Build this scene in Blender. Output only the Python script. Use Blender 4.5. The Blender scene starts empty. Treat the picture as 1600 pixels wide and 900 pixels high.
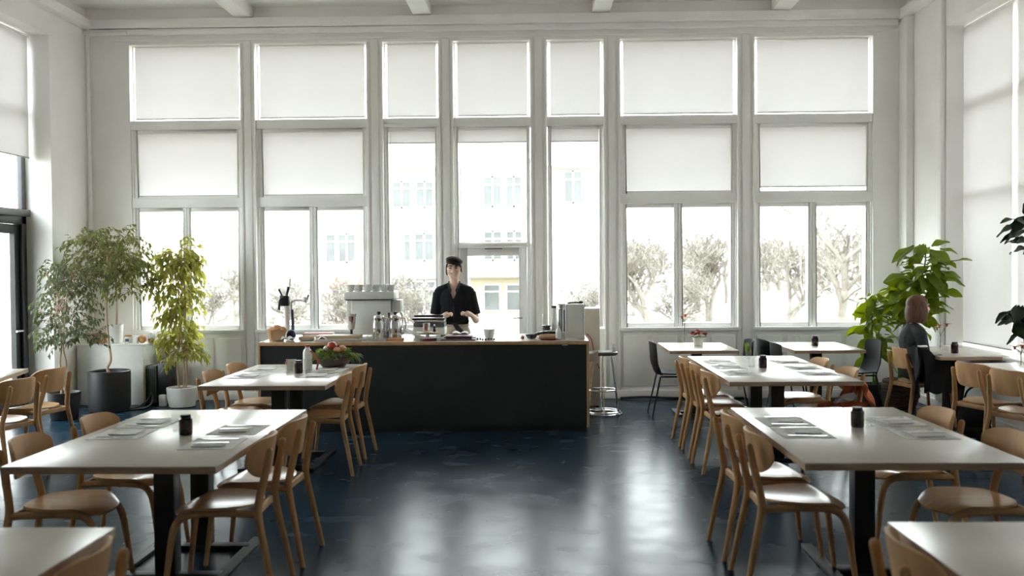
import bpy, bmesh, math, random
from math import sin, cos, pi, radians, sqrt, exp
from mathutils import Vector, Matrix

# ------------------------------------------------------------------ camera
SC = bpy.context.scene
COL = SC.collection
cd = bpy.data.cameras.new('camera')
cam = bpy.data.objects.new('camera', cd)
COL.objects.link(cam)
cd.sensor_width = 36.0
cd.lens = 35.0
cd.clip_start = 0.05
cd.clip_end = 500
cam.matrix_world = (Matrix.Translation((0, 0, 1.65)) @ Matrix.Rotation(radians(1.5), 4, 'Z')
                    @ Matrix.Rotation(radians(90 - 1.30), 4, 'X') @ Matrix.Rotation(radians(-0.42), 4, 'Z'))
cd.dof.use_dof = True
cd.dof.focus_distance = 10.3
cd.dof.aperture_fstop = 2.4
SC.camera = cam

# ------------------------------------------------------------------ overcast sky, exposure
world = bpy.data.worlds.new('overcast_sky')
SC.world = world
world.use_nodes = True
wn = world.node_tree
wb = wn.nodes['Background']
wb.inputs['Color'].default_value = (0.93, 0.985, 1.0, 1)
wb.inputs['Strength'].default_value = 2.6
SC.view_settings.view_transform = 'Standard'
SC.view_settings.look = 'None'
SC.view_settings.gamma = 1.0
SC.view_settings.use_curve_mapping = False
SC.view_settings.exposure = 2.32
SC.cycles.max_bounces = 18
SC.cycles.diffuse_bounces = 16
SC.cycles.glossy_bounces = 5
SC.cycles.transmission_bounces = 8
SC.cycles.transparent_max_bounces = 24
SC.cycles.caustics_reflective = False
SC.cycles.caustics_refractive = False
SC.cycles.sample_clamp_indirect = 20.0
SC.cycles.use_denoising = True

# ------------------------------------------------------------------ helpers
def lin(r, g, b):
    f = lambda c: (c / 255 / 12.92) if c <= 10 else (((c / 255) + 0.055) / 1.055) ** 2.4
    return (f(r), f(g), f(b))

def pm(name, col, rough=0.5, metal=0.0, var=0.0, scale=6.0, stretch=(1, 1, 1), bump=0.0, bscale=None,
       coat=0.0, spec=0.5, rvar=0.0, sheen=0.0, detail=4.0):
    m = bpy.data.materials.new(name)
    m.use_nodes = True
    nt = m.node_tree
    b = nt.nodes['Principled BSDF']
    b.inputs['Base Color'].default_value = (*col, 1)
    b.inputs['Roughness'].default_value = rough
    b.inputs['Metallic'].default_value = metal
    b.inputs['Specular IOR Level'].default_value = spec
    b.inputs['Coat Weight'].default_value = coat
    b.inputs['Sheen Weight'].default_value = sheen
    if var or bump or rvar:
        tc = nt.nodes.new('ShaderNodeTexCoord')
        mp = nt.nodes.new('ShaderNodeMapping')
        mp.inputs['Scale'].default_value = stretch
        nt.links.new(tc.outputs['Object'], mp.inputs['Vector'])
        n = nt.nodes.new('ShaderNodeTexNoise')
        n.inputs['Scale'].default_value = scale
        n.inputs['Detail'].default_value = detail
        nt.links.new(mp.outputs['Vector'], n.inputs['Vector'])
        if var:
            r = nt.nodes.new('ShaderNodeValToRGB')
            r.color_ramp.elements[0].position = 0.3
            r.color_ramp.elements[1].position = 0.7
            r.color_ramp.elements[0].color = (*[max(0, c * (1 - var)) for c in col], 1)
            r.color_ramp.elements[1].color = (*[min(1, c * (1 + var)) for c in col], 1)
            nt.links.new(n.outputs['Fac'], r.inputs['Fac'])
            nt.links.new(r.outputs['Color'], b.inputs['Base Color'])
        if rvar:
            mr = nt.nodes.new('ShaderNodeMapRange')
            mr.inputs['From Min'].default_value = 0.3
            mr.inputs['From Max'].default_value = 0.7
            mr.inputs['To Min'].default_value = rough - rvar
            mr.inputs['To Max'].default_value = rough + rvar
            nt.links.new(n.outputs['Fac'], mr.inputs['Value'])
            nt.links.new(mr.outputs['Result'], b.inputs['Roughness'])
        if bump:
            n2 = nt.nodes.new('ShaderNodeTexNoise')
            n2.inputs['Scale'].default_value = bscale or scale * 4
            n2.inputs['Detail'].default_value = 5
            nt.links.new(mp.outputs['Vector'], n2.inputs['Vector'])
            bp = nt.nodes.new('ShaderNodeBump')
            bp.inputs['Strength'].default_value = bump
            bp.inputs['Distance'].default_value = 0.01
            nt.links.new(n2.outputs['Fac'], bp.inputs['Height'])
            nt.links.new(bp.outputs['Normal'], b.inputs['Normal'])
    return m

def translucent_mat(name, col, tcol, fac, rough=0.6, var=0.0, scale=5.0, spec=0.3):
    m = pm(name, col, rough, var=var, scale=scale, spec=spec)
    nt = m.node_tree
    b = nt.nodes['Principled BSDF']
    t = nt.nodes.new('ShaderNodeBsdfTranslucent')
    t.inputs['Color'].default_value = (*tcol, 1)
    mx = nt.nodes.new('ShaderNodeMixShader')
    mx.inputs['Fac'].default_value = fac
    nt.links.new(b.outputs[0], mx.inputs[1])
    nt.links.new(t.outputs[0], mx.inputs[2])
    nt.links.new(mx.outputs[0], nt.nodes['Material Output'].inputs['Surface'])
    return m

def thin_glass(name, tint=(0.97, 0.99, 0.98), refl=1.0, rough=0.0):
    m = bpy.data.materials.new(name)
    m.use_nodes = True
    nt = m.node_tree
    nt.nodes.remove(nt.nodes['Principled BSDF'])
    tr = nt.nodes.new('ShaderNodeBsdfTransparent')
    tr.inputs['Color'].default_value = (*tint, 1)
    gl = nt.nodes.new('ShaderNodeBsdfGlossy')
    gl.inputs['Roughness'].default_value = rough
    fr = nt.nodes.new('ShaderNodeFresnel')
    # the pane is thin: use the same index on both faces
    ge = nt.nodes.new('ShaderNodeNewGeometry')
    io = nt.nodes.new('ShaderNodeMath'); io.operation = 'MULTIPLY_ADD'
    io.inputs[1].default_value = 1 / 1.45 - 1.45; io.inputs[2].default_value = 1.45
    nt.links.new(ge.outputs['Backfacing'], io.inputs[0])
    nt.links.new(io.outputs[0], fr.inputs['IOR'])
    ml = nt.nodes.new('ShaderNodeMath')
    ml.operation = 'MULTIPLY'
    ml.inputs[1].default_value = refl
    nt.links.new(fr.outputs[0], ml.inputs[0])
    mx = nt.nodes.new('ShaderNodeMixShader')
    nt.links.new(ml.outputs[0], mx.inputs['Fac'])
    nt.links.new(tr.outputs[0], mx.inputs[1])
    nt.links.new(gl.outputs[0], mx.inputs[2])
    nt.links.new(mx.outputs[0], nt.nodes['Material Output'].inputs['Surface'])
    return m

class MB:
    def __init__(s):
        s.v = []; s.f = []
    def add(s, vs, fs):
        o = len(s.v)
        s.v += [tuple(p) for p in vs]
        s.f += [tuple(i + o for i in f) for f in fs]
        return s
    def box(s, x0, x1, y0, y1, z0, z1):
        vs = [(x0, y0, z0), (x1, y0, z0), (x1, y1, z0), (x0, y1, z0), (x0, y0, z1), (x1, y0, z1), (x1, y1, z1), (x0, y1, z1)]
        return s.add(vs, [(0, 3, 2, 1), (4, 5, 6, 7), (0, 1, 5, 4), (1, 2, 6, 5), (2, 3, 7, 6), (3, 0, 4, 7)])
    def cbox(s, c, d, rot=0.0):
        m = Matrix.Rotation(rot, 3, 'Z')
        hx, hy, hz = d[0] / 2, d[1] / 2, d[2] / 2
        vs = []
        for z in (-hz, hz):
            for x, y in ((-hx, -hy), (hx, -hy), (hx, hy), (-hx, hy)):
                p = m @ Vector((x, y, z))
                vs.append((p.x + c[0], p.y + c[1], p.z + c[2]))
        return s.add(vs, [(0, 3, 2, 1), (4, 5, 6, 7), (0, 1, 5, 4), (1, 2, 6, 5), (2, 3, 7, 6), (3, 0, 4, 7)])
    def lathe(s, prof, seg=24, c=(0, 0, 0)):
        vs = []; fs = []
        n = len(prof)
        for r, z in prof:
            for k in range(seg):
                a = 2 * pi * k / seg
                vs.append((c[0] + max(r, 1e-5) * cos(a), c[1] + max(r, 1e-5) * sin(a), c[2] + z))
        for i in range(n - 1):
            for k in range(seg):
                k2 = (k + 1) % seg
                fs.append((i * seg + k, i * seg + k2, (i + 1) * seg + k2, (i + 1) * seg + k))
        fs.append(tuple(range(seg - 1, -1, -1)))
        fs.append(tuple((n - 1) * seg + k for k in range(seg)))
        return s.add(vs, fs)
    def ell(s, c, r, seg=16, rings=10, rot=None):
        vs = []; fs = []
        for i in range(rings + 1):
            t = pi * i / rings
            for k in range(seg):
                a = 2 * pi * k / seg
                rr = max(sin(t), 1e-4)
                p = Vector((r[0] * rr * cos(a), r[1] * rr * sin(a), -r[2] * cos(t)))
                if rot is not None: p = rot @ p
                vs.append((p.x + c[0], p.y + c[1], p.z + c[2]))
        for i in range(rings):
            for k in range(seg):
                k2 = (k + 1) % seg
                fs.append((i * seg + k, i * seg + k2, (i + 1) * seg + k2, (i + 1) * seg + k))
        fs.append(tuple(range(seg - 1, -1, -1)))
        fs.append(tuple(rings * seg + k for k in range(seg)))
        return s.add(vs, fs)
    def sweep(s, path, rad, seg=8, up=(0, 0, 1), round_ends=False, flat=1.0):
        P = [Vector(p) for p in path]
        n = len(P)
        R = rad if isinstance(rad, (list, tuple)) else [rad] * n
        if round_ends:
            d0 = (P[0] - P[1]).normalized(); d1 = (P[-1] - P[-2]).normalized()
            P = [P[0] + d0 * R[0] * .95, P[0] + d0 * R[0] * .6] + P + [P[-1] + d1 * R[-1] * .6, P[-1] + d1 * R[-1] * .95]
            R = [R[0] * .2, R[0] * .78] + list(R) + [R[-1] * .78, R[-1] * .2]
            n = len(P)
        U = Vector(up)
        vs = []; fs = []
        prev = None
        for i in range(n):
            t = (P[min(i + 1, n - 1)] - P[max(i - 1, 0)]).normalized()
            u = prev if prev is not None else U
            u = u - t * u.dot(t)
            if u.length < 1e-4:
                u = Vector((1, 0, 0)) - t * t.x
                if u.length < 1e-4: u = Vector((0, 1, 0))
            u.normalize(); prev = u
            w = t.cross(u)
            for k in range(seg):
                a = 2 * pi * k / seg
                p = P[i] + u * (R[i] * cos(a)) + w * (R[i] * flat * sin(a))
                vs.append((p.x, p.y, p.z))
        for i in range(n - 1):
            for k in range(seg):
                k2 = (k + 1) % seg
                fs.append((i * seg + k, i * seg + k2, (i + 1) * seg + k2, (i + 1) * seg + k))
        fs.append(tuple(range(seg - 1, -1, -1)))
        fs.append(tuple((n - 1) * seg + k for k in range(seg)))
        return s.add(vs, fs)
    def sheet(s, fn, nu, nv, th):
        # solid sheet: fn(u,v) in [0,1]^2 -> point; thickness along the surface normal
        pts = [[Vector(fn(i / nu, j / nv)) for j in range(nv + 1)] for i in range(nu + 1)]
        top = []; bot = []
        for i in range(nu + 1):
            for j in range(nv + 1):
                a = pts[min(i + 1, nu)][j] - pts[max(i - 1, 0)][j]
                b = pts[i][min(j + 1, nv)] - pts[i][max(j - 1, 0)]
                nn = a.cross(b)
                nn = nn.normalized() if nn.length > 1e-12 else Vector((0, 0, 1))
                top.append(pts[i][j] + nn * th / 2); bot.append(pts[i][j] - nn * th / 2)
        N = len(top); W = nv + 1
        fs = []
        for i in range(nu):
            for j in range(nv):
                q = (i * W + j, (i + 1) * W + j, (i + 1) * W + j + 1, i * W + j + 1)
                fs.append(q); fs.append(tuple(N + k for k in reversed(q)))
        for i in range(nu):
            a, b = i * W, (i + 1) * W
            fs.append((b, a, a + N, b + N))
            a, b = i * W + nv, (i + 1) * W + nv
            fs.append((a, b, b + N, a + N))
        for j in range(nv):
            a, b = j, j + 1
            fs.append((a, b, b + N, a + N))
            a, b = nu * W + j, nu * W + j + 1
            fs.append((b, a, a + N, b + N))
        return s.add(top + bot, fs)
    def prism(s, pts, z0, z1):
        n = len(pts)
        vs = [(x, y, z0) for x, y in pts] + [(x, y, z1) for x, y in pts]
        fs = [tuple(range(n - 1, -1, -1)), tuple(range(n, 2 * n))]
        fs += [(i, (i + 1) % n, n + (i + 1) % n, n + i) for i in range(n)]
        return s.add(vs, fs)
    def leaf(s, p, d, nrm, L, W, fold=0.25, droop=0.25):
        p = Vector(p); d = Vector(d).normalized()
        sd = d.cross(Vector(nrm))
        if sd.length < 1e-3: sd = d.cross(Vector((1, 0, 0.2)))
        sd.normalize(); up = sd.cross(d)
        c = p + d * L * .5
        tip = p + d * L - up * L * droop
        l = p + d * L * .42 + sd * W * .5 + up * W * fold
        r = p + d * L * .42 - sd * W * .5 + up * W * fold
        return s.add([p, c, l, r, tip], [(0, 1, 2), (0, 3, 1), (2, 1, 4), (1, 3, 4)])
    def build(s, name, mat, parent=None, bevel=0.0, smooth=True, bseg=2, angle=40, loc=None):
        me = bpy.data.meshes.new(name)
        me.from_pydata(s.v, [], s.f)
        if bevel > 0:
            bm = bmesh.new(); bm.from_mesh(me)
            bmesh.ops.remove_doubles(bm, verts=bm.verts, dist=1e-6)
            bmesh.ops.bevel(bm, geom=list(bm.edges), offset=bevel, segments=bseg, affect='EDGES', profile=0.5)
            bm.to_mesh(me); bm.free()
        me.validate()
        me.update()
        if smooth:
            me.shade_smooth()
            me.set_sharp_from_angle(angle=radians(angle))
        me.materials.append(mat)
        o = bpy.data.objects.new(name, me)
        COL.objects.link(o)
        if parent is not None: o.parent = parent
        if loc is not None: o.location = loc
        return o

def remesh_build(mb, name, mat, parent=None, voxel=0.006, smooth=6, cut=None):
    o = mb.build(name + '_raw', mat)
    md = o.modifiers.new('r', 'REMESH'); md.mode = 'VOXEL'; md.voxel_size = voxel
    sm = o.modifiers.new('s', 'SMOOTH'); sm.factor = 0.5; sm.iterations = smooth
    dg = bpy.context.evaluated_depsgraph_get()
    me = bpy.data.meshes.new_from_object(o.evaluated_get(dg))
    bpy.data.objects.remove(o, do_unlink=True)
    if cut:
        bm = bmesh.new(); bm.from_mesh(me)
        bmesh.ops.delete(bm, geom=[v for v in bm.verts if cut(v.co)], context='VERTS')
        for _ in range(8):      # even out the cut hem
            bv = [v for v in bm.verts if v.is_boundary]
            new = {v: sum((e.other_vert(v).co for e in v.link_edges if e.is_boundary), Vector()) / max(1, sum(e.is_boundary for e in v.link_edges)) for v in bv}
            for v, c in new.items(): v.co = v.co.lerp(c, .5)
        bm.to_mesh(me); bm.free()
    me.name = name
    me.shade_smooth()
    me.materials.clear(); me.materials.append(mat)
    o2 = bpy.data.objects.new(name, me)
    COL.objects.link(o2)
    if parent is not None: o2.parent = parent
    return o2

def thing(name, label, cat, loc=(0, 0, 0), rz=0.0, group=None):
    o = bpy.data.objects.new(name, None)
    o.empty_display_size = 0.1
    COL.objects.link(o)
    o.location = loc; o.rotation_euler = (0, 0, rz)
    o['label'] = label; o['category'] = cat
    if group: o['group'] = group
    return o

def tag(o, label, cat, group=None):
    o['label'] = label; o['category'] = cat
    if group: o['group'] = group
    return o

def struct(o):
    o['kind'] = 'structure'
    return o

def sempty(name, loc=(0, 0, 0)):
    o = bpy.data.objects.new(name, None)
    COL.objects.link(o); o.location = loc
    o['kind'] = 'structure'
    return o

def dup(root, loc=None, rz=None, label=None, group=None):
    r = root.copy(); COL.objects.link(r)
    if loc is not None: r.location = loc
    if rz is not None: r.rotation_euler = (0, 0, rz)
    if label: r['label'] = label
    if group: r['group'] = group
    for ch in list(root.children):
        c = ch.copy(); COL.objects.link(c); c.parent = r
        for g in list(ch.children):
            d = g.copy(); COL.objects.link(d); d.parent = c
    return r

def curve(pts, n=6):
    # Catmull-Rom through the points
    P = [Vector(p) for p in pts]
    P = [P[0] * 2 - P[1]] + P + [P[-1] * 2 - P[-2]]
    out = []
    for i in range(1, len(P) - 2):
        for k in range(n):
            t = k / n
            a, b, c, d = P[i - 1], P[i], P[i + 1], P[i + 2]
            out.append(0.5 * ((2 * b) + (c - a) * t + (2 * a - 5 * b + 4 * c - d) * t * t + (3 * b - a - 3 * c + d) * t ** 3))
    out.append(P[-2])
    return out

# ------------------------------------------------------------------ materials
M = {}
M['wall'] = pm('white_wall_paint', (0.905, 0.89, 0.875), 0.6, var=0.03, scale=2.5, bump=0.04, bscale=60)
M['frame'] = pm('window_frame_paint', (0.895, 0.885, 0.87), 0.45, var=0.02, scale=5, bump=0.02, bscale=40)
M['ceil'] = pm('ceiling_paint', (0.88, 0.87, 0.84), 0.7, var=0.03, scale=1.5, bump=0.04, bscale=40)
M['blind'] = translucent_mat('roller_blind_fabric', (0.86, 0.85, 0.845), (0.88, 0.86, 0.865), 0.275, 0.9, var=0.015, scale=2)
M['blind2'] = translucent_mat('dense_roller_blind_fabric', (0.86, 0.85, 0.845), (0.88, 0.86, 0.865), 0.225, 0.9, var=0.015, scale=2)
M['bar'] = pm('blind_bar', (0.45, 0.44, 0.41), 0.5, var=0.05)
M['glass'] = thin_glass('window_glass')
M['wood'] = pm('oak_veneer', (0.54, 0.32, 0.155), 0.5, var=0.16, scale=7, stretch=(2, 2, 0.35), bump=0.03, bscale=40, spec=0.3)
M['seatwood'] = pm('oak_seat_veneer', (0.54, 0.32, 0.155), 0.22, var=0.14, scale=7, stretch=(4, 0.5, 4), spec=0.14)
M['ply'] = pm('plywood_edge', (0.42, 0.28, 0.18), 0.55, var=0.2, scale=6, stretch=(1, 1, 14))
M['lam'] = pm('white_laminate', (0.55, 0.495, 0.435), 0.24, var=0.03, scale=3, rvar=0.02)
M['black'] = pm('black_powder_coat', (0.012, 0.013, 0.015), 0.45, var=0.2, scale=10)
M['shell'] = pm('black_shell_plastic', (0.012, 0.0125, 0.014), 0.6, var=0.2, scale=8, spec=0.2)
M['blackp'] = pm('black_plastic', (0.02, 0.021, 0.024), 0.4, var=0.2, scale=8)
M['counter'] = pm('black_counter_panel', (0.016, 0.021, 0.024), 0.5, var=0.25, scale=2)
M['steel'] = pm('brushed_steel', (0.62, 0.62, 0.61), 0.25, metal=1.0, var=0.08, scale=20, stretch=(1, 1, 6))
M['chrome'] = pm('chrome', (0.8, 0.8, 0.8), 0.1, metal=1.0, var=0.02)
M['white'] = pm('white_ceramic', (0.75, 0.75, 0.73), 0.3, var=0.03)
M['paper'] = pm('white_paper', (0.74, 0.73, 0.70), 0.8, var=0.04, scale=20)
M['napkin'] = pm('grey_white_napkin', (0.66, 0.65, 0.62), 0.85, var=0.08, scale=12, bump=0.2)
M['maroon'] = pm('dark_maroon_wax_glass', (0.022, 0.008, 0.011), 0.22, var=0.2)
M['tumbler'] = thin_glass('tumbler_glass', (0.985, 0.99, 0.985), 0.9)
M['machine'] = pm('grey_enamel', (0.74, 0.74, 0.70), 0.4, var=0.05)
M['red'] = pm('dull_red', (0.36, 0.07, 0.06), 0.6, var=0.2, scale=8)
M['bread'] = pm('brown_crust', (0.50, 0.24, 0.10), 0.7, var=0.3, scale=10, bump=0.3)
M['kraft'] = pm('kraft_brown', (0.46, 0.29, 0.15), 0.75, var=0.15, scale=9)
M['board'] = pm('cutting_board_wood', (0.50, 0.38, 0.25), 0.6, var=0.18, scale=6, stretch=(0.5, 3, 3))
M['pot_black'] = pm('matte_black_pot', (0.022, 0.022, 0.023), 0.45, var=0.2, scale=5)
M['pot_white'] = pm('white_pot', (0.70, 0.70, 0.67), 0.5, var=0.05)
M['soil'] = pm('potting_soil', (0.035, 0.024, 0.018), 0.95, var=0.5, scale=30, bump=0.6)
M['bark'] = pm('pale_bark', (0.42, 0.29, 0.21), 0.8, var=0.3, scale=18, stretch=(1, 1, 0.3), bump=0.3)
M['fig'] = translucent_mat('fig_leaf', (0.105, 0.125, 0.042), (0.27, 0.30, 0.06), 0.35, 0.5, var=0.5, scale=5)
M['fig2'] = translucent_mat('dull_fig_leaf', (0.075, 0.10, 0.055), (0.17, 0.20, 0.07), 0.28, 0.55, var=0.5, scale=6)
M['vine'] = translucent_mat('sunlit_leaf', (0.15, 0.18, 0.04), (0.55, 0.52, 0.09), 0.45, 0.45, var=0.5, scale=5)
M['big'] = translucent_mat('broad_leaf', (0.17, 0.25, 0.035), (0.60, 0.66, 0.06), 0.5, 0.35, var=0.35, scale=4)
M['darkleaf'] = translucent_mat('rubber_leaf', (0.022, 0.045, 0.018), (0.06, 0.11, 0.02), 0.2, 0.35, var=0.4, scale=4)
M['skin'] = pm('skin', (0.72, 0.49, 0.39), 0.5, var=0.05, scale=12)
M['shirt'] = pm('black_navy_cotton', (0.010, 0.011, 0.016), 0.85, var=0.25, scale=20, spec=0.2)
M['collar'] = pm('charcoal_collar_cotton', (0.030, 0.030, 0.034), 0.85, var=0.2, scale=20, spec=0.2)
M['trous'] = pm('beige_canvas', (0.50, 0.46, 0.39), 0.85, var=0.1, scale=15)
M['cap'] = pm('dark_brown_wool', (0.022, 0.016, 0.013), 0.9, var=0.3, scale=30, bump=0.3, spec=0.2)
M['hair_dark'] = pm('dark_brown_hair', (0.035, 0.020, 0.014), 0.5, var=0.4, scale=30, stretch=(3, 3, 0.3))
M['hair'] = pm('auburn_brown_hair', (0.095, 0.033, 0.014), 0.6, var=0.45, scale=25, stretch=(3, 3, 0.25))
M['jacket'] = pm('charcoal_wool', (0.035, 0.037, 0.040), 0.9, var=0.25, scale=30, spec=0.2)
M['coat'] = pm('black_coat_cloth', (0.009, 0.009, 0.011), 0.85, var=0.3, scale=12, spec=0.25)
M['skirt'] = pm('dark_brown_cloth', (0.030, 0.022, 0.020), 0.85, var=0.3, scale=12)
M['orange'] = pm('orange_knit', (0.52, 0.13, 0.045), 0.8, var=0.25, scale=14, bump=0.3)
M['flower_o'] = translucent_mat('orange_petal', (0.60, 0.19, 0.10), (0.6, 0.22, 0.1), 0.3, 0.6, var=0.2)
M['flower_r'] = pm('red_petal', (0.50, 0.08, 0.07), 0.6, var=0.35, scale=25)
M['green'] = translucent_mat('salad_green', (0.13, 0.20, 0.04), (0.3, 0.4, 0.08), 0.3, 0.5, var=0.4, scale=18)
M['bowl'] = pm('brown_stoneware', (0.085, 0.055, 0.042), 0.45, var=0.15)
M['tomato'] = pm('tomato_skin', (0.42, 0.045, 0.03), 0.3, var=0.15)
M['peach'] = pm('peach_skin', (0.62, 0.30, 0.16), 0.5, var=0.2)
M['beige'] = pm('beige_sheet_metal', (0.60, 0.555, 0.46), 0.5, var=0.06)
M['wicker'] = pm('dark_wicker', (0.055, 0.032, 0.02), 0.8, var=0.4, scale=25, stretch=(1, 1, 3), bump=0.6)
M['navy'] = pm('navy_plastic', (0.02, 0.02, 0.07), 0.4, var=0.2)
M['mauve'] = pm('dark_mauve', (0.10, 0.03, 0.045), 0.5, var=0.3)
M['grey'] = pm('dark_grey_metal', (0.10, 0.10, 0.105), 0.4, var=0.15)
M['facade'] = pm('pale_render', (0.45, 0.45, 0.435), 0.85, var=0.03, scale=0.5)
M['shopwall'] = pm('yellowish_render', (0.34, 0.30, 0.21), 0.85, var=0.05, scale=0.6)
M['farpane'] = pm('far_window_pane', (0.07, 0.076, 0.076), 0.15, var=0.25, scale=0.9)
M['roof'] = pm('grey_roof_sheet', (0.33, 0.33, 0.33), 0.7, var=0.15)
M['awning'] = pm('faded_red_awning', (0.36, 0.19, 0.16), 0.8, var=0.1)
M['twig'] = pm('bare_twig_bark', (0.155, 0.14, 0.12), 0.9, var=0.2, scale=2)
M['ground'] = pm('snowy_dry_grass', (0.26, 0.235, 0.19), 0.9, var=0.22, scale=0.12)
M['eye'] = pm('eye_dark', (0.02, 0.012, 0.01), 0.2, var=0.1)
M['lip'] = pm('lip_skin', (0.55, 0.27, 0.24), 0.45, var=0.05)
M['teeth'] = pm('teeth_white', (0.75, 0.72, 0.66), 0.3, var=0.03)

# floor: dark blue painted concrete, worn and polished
def floor_mat():
    m = bpy.data.materials.new('dark_blue_painted_floor')
    m.use_nodes = True
    nt = m.node_tree; b = nt.nodes['Principled BSDF']
    tc = nt.nodes.new('ShaderNodeTexCoord')
    def noise(sc, det, st=(1, 1, 1)):
        mp = nt.nodes.new('ShaderNodeMapping'); mp.inputs['Scale'].default_value = st
        nt.links.new(tc.outputs['Object'], mp.inputs['Vector'])
        n = nt.nodes.new('ShaderNodeTexNoise'); n.inputs['Scale'].default_value = sc; n.inputs['Detail'].default_value = det
        n.inputs['Roughness'].default_value = 0.45
        nt.links.new(mp.outputs['Vector'], n.inputs['Vector'])
        return n
    n1 = noise(0.9, 1.0); n2 = noise(3.5, 2.0); n3 = noise(70, 1)
    r = nt.nodes.new('ShaderNodeValToRGB')
    r.color_ramp.elements[0].position = 0.32; r.color_ramp.elements[0].color = (0.009, 0.024, 0.042, 1)
    r.color_ramp.elements[1].position = 0.70; r.color_ramp.elements[1].color = (0.014, 0.034, 0.055, 1)
    nt.links.new(n1.outputs['Fac'], r.inputs['Fac'])
    sc = nt.nodes.new('ShaderNodeValToRGB')
    sc.color_ramp.elements[0].position = 0.52; sc.color_ramp.elements[0].color = (0, 0, 0, 1)
    sc.color_ramp.elements[1].position = 0.85; sc.color_ramp.elements[1].color = (1, 1, 1, 1)
    nt.links.new(n2.outputs['Fac'], sc.inputs['Fac'])
    mx = nt.nodes.new('ShaderNodeMixRGB')
    mx.inputs['Color2'].default_value = (0.06, 0.08, 0.09, 1)
    mm = nt.nodes.new('ShaderNodeMath'); mm.operation = 'MULTIPLY'; mm.inputs[1].default_value = 0.10
    nt.links.new(sc.outputs['Color'], mm.inputs[0])
    nt.links.new(mm.outputs[0], mx.inputs['Fac'])
    nt.links.new(r.outputs['Color'], mx.inputs['Color1'])
    nt.links.new(mx.outputs[0], b.inputs['Base Color'])
    mr = nt.nodes.new('ShaderNodeMapRange')
    mr.inputs['From Min'].default_value = 0.3; mr.inputs['From Max'].default_value = 0.7
    mr.inputs['To Min'].default_value = 0.22; mr.inputs['To Max'].default_value = 0.29
    nt.links.new(n2.outputs['Fac'], mr.inputs['Value'])
    nt.links.new(mr.outputs['Result'], b.inputs['Roughness'])
    bp = nt.nodes.new('ShaderNodeBump'); bp.inputs['Strength'].default_value = 0.06; bp.inputs['Distance'].default_value = 0.004
    nt.links.new(n3.outputs['Fac'], bp.inputs['Height'])
    nt.links.new(bp.outputs['Normal'], b.inputs['Normal'])
    b.inputs['Specular IOR Level'].default_value = 0.06
    return m
M['floor'] = floor_mat()

# ------------------------------------------------------------------ room shell
XL, XR, YB, YF, ZC = -5.6, 4.5, 12.3, -2.2, 4.86
struct(MB().box(XL - .4, XR + .4, YF - .2, YB + .3, -0.12, 0).build('floor', M['floor'], smooth=False))
struct(MB().box(XL - .4, XR + .4, YF - .2, YB + .3, ZC, ZC + 0.15).build('ceiling', M['ceil'], smooth=False))
struct(MB().box(XL - .4, XR + .4, YF - .2, YF, 0, ZC).build('wall_front', M['wall'], smooth=False))

# back wall: solid bottom strip, head and piers; openings between
OPEN = [(-5.06, -3.67), (-3.49, -2.10), (-1.90, -1.21), (-1.03, -0.08), (0.12, 0.82), (1.02, 2.45), (2.66, 4.10)]
ZB, ZT = 0.86, 4.42
wb_ = MB()
wb_.box(XL - .4, XR + .4, YB, YB + .3, ZT, ZC)
edges = [XL - .3] + [e for o in OPEN for e in o] + [XR + .3]
for i in range(0, len(edges), 2):
    wb_.box(edges[i], edges[i + 1], YB, YB + .3, 0, ZT)
for i, (a, b) in enumerate(OPEN):
    if i != 3: wb_.box(a, b, YB, YB + .3, 0, ZB)
wall_back = struct(wb_.build('wall_back', M['wall'], smooth=False))
# raised panels below the windows and fillets on the piers
for i, (a, b) in enumerate(OPEN):
    if i in (2, 3, 4): continue
    MB().box(a - .03, b + .03, YB - .035, YB, 0.83, 0.875).build('sill_moulding', M['frame'], wall_back, bevel=.006)
    n = 4
    w = (b - a) / n
    for k in range(n):
        MB().box(a + k * w + .03, a + (k + 1) * w - .03, YB - .018, YB, 0.16, 0.77).build('wall_panel', M['frame'], wall_back, bevel=.006)
for i in range(len(OPEN) - 1):
    a, b = OPEN[i][1], OPEN[i + 1][0]
    c = (a + b) / 2
    MB().box(c - .045, c + .045, YB - .022, YB, 0.1, ZT + .03).build('pier_fillet', M['frame'], wall_back, bevel=.006)
    for e in (a + .012, b - .012):
        MB().box(e - .012, e + .012, YB - .03, YB, 0.1, ZT).build('pier_bead', M['frame'], wall_back, bevel=.004)
struct(MB().box(XL + .35, XR - .30, YB - .02, YB, ZT + .035, ZT + .065).build('trim_1', M['frame'], bevel=.005))
struct(MB().box(XL, XR - .12, YB - .13, YB, 4.60, 4.71).box(XL, XR - .12, YB - .07, YB, 4.53, 4.60).build('trim_2', M['wall'], bevel=.012))
struct(MB().box(XL, XL + .12, YF, YB - .13, 4.60, 4.71).build('trim_3', M['wall'], bevel=.012))
struct(MB().box(XR - .12, XR, YF, YB, 4.60, 4.71).build('trim_4', M['wall'], bevel=.012))
for k, x in enumerate((-3.60, -1.40, 0.79, 2.97)):
    struct(MB().box(x - .11, x + .11, YF, YB - .02, 4.72, ZC).build('trim_%d' % (5 + k), M['ceil'], bevel=.01))
struct(MB().box(XL, -1.03, YB - .03, YB, 0, .1).box(-.08, XR, YB - .03, YB, 0, .1).build('baseboard_back', M['frame'], bevel=.005))
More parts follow.
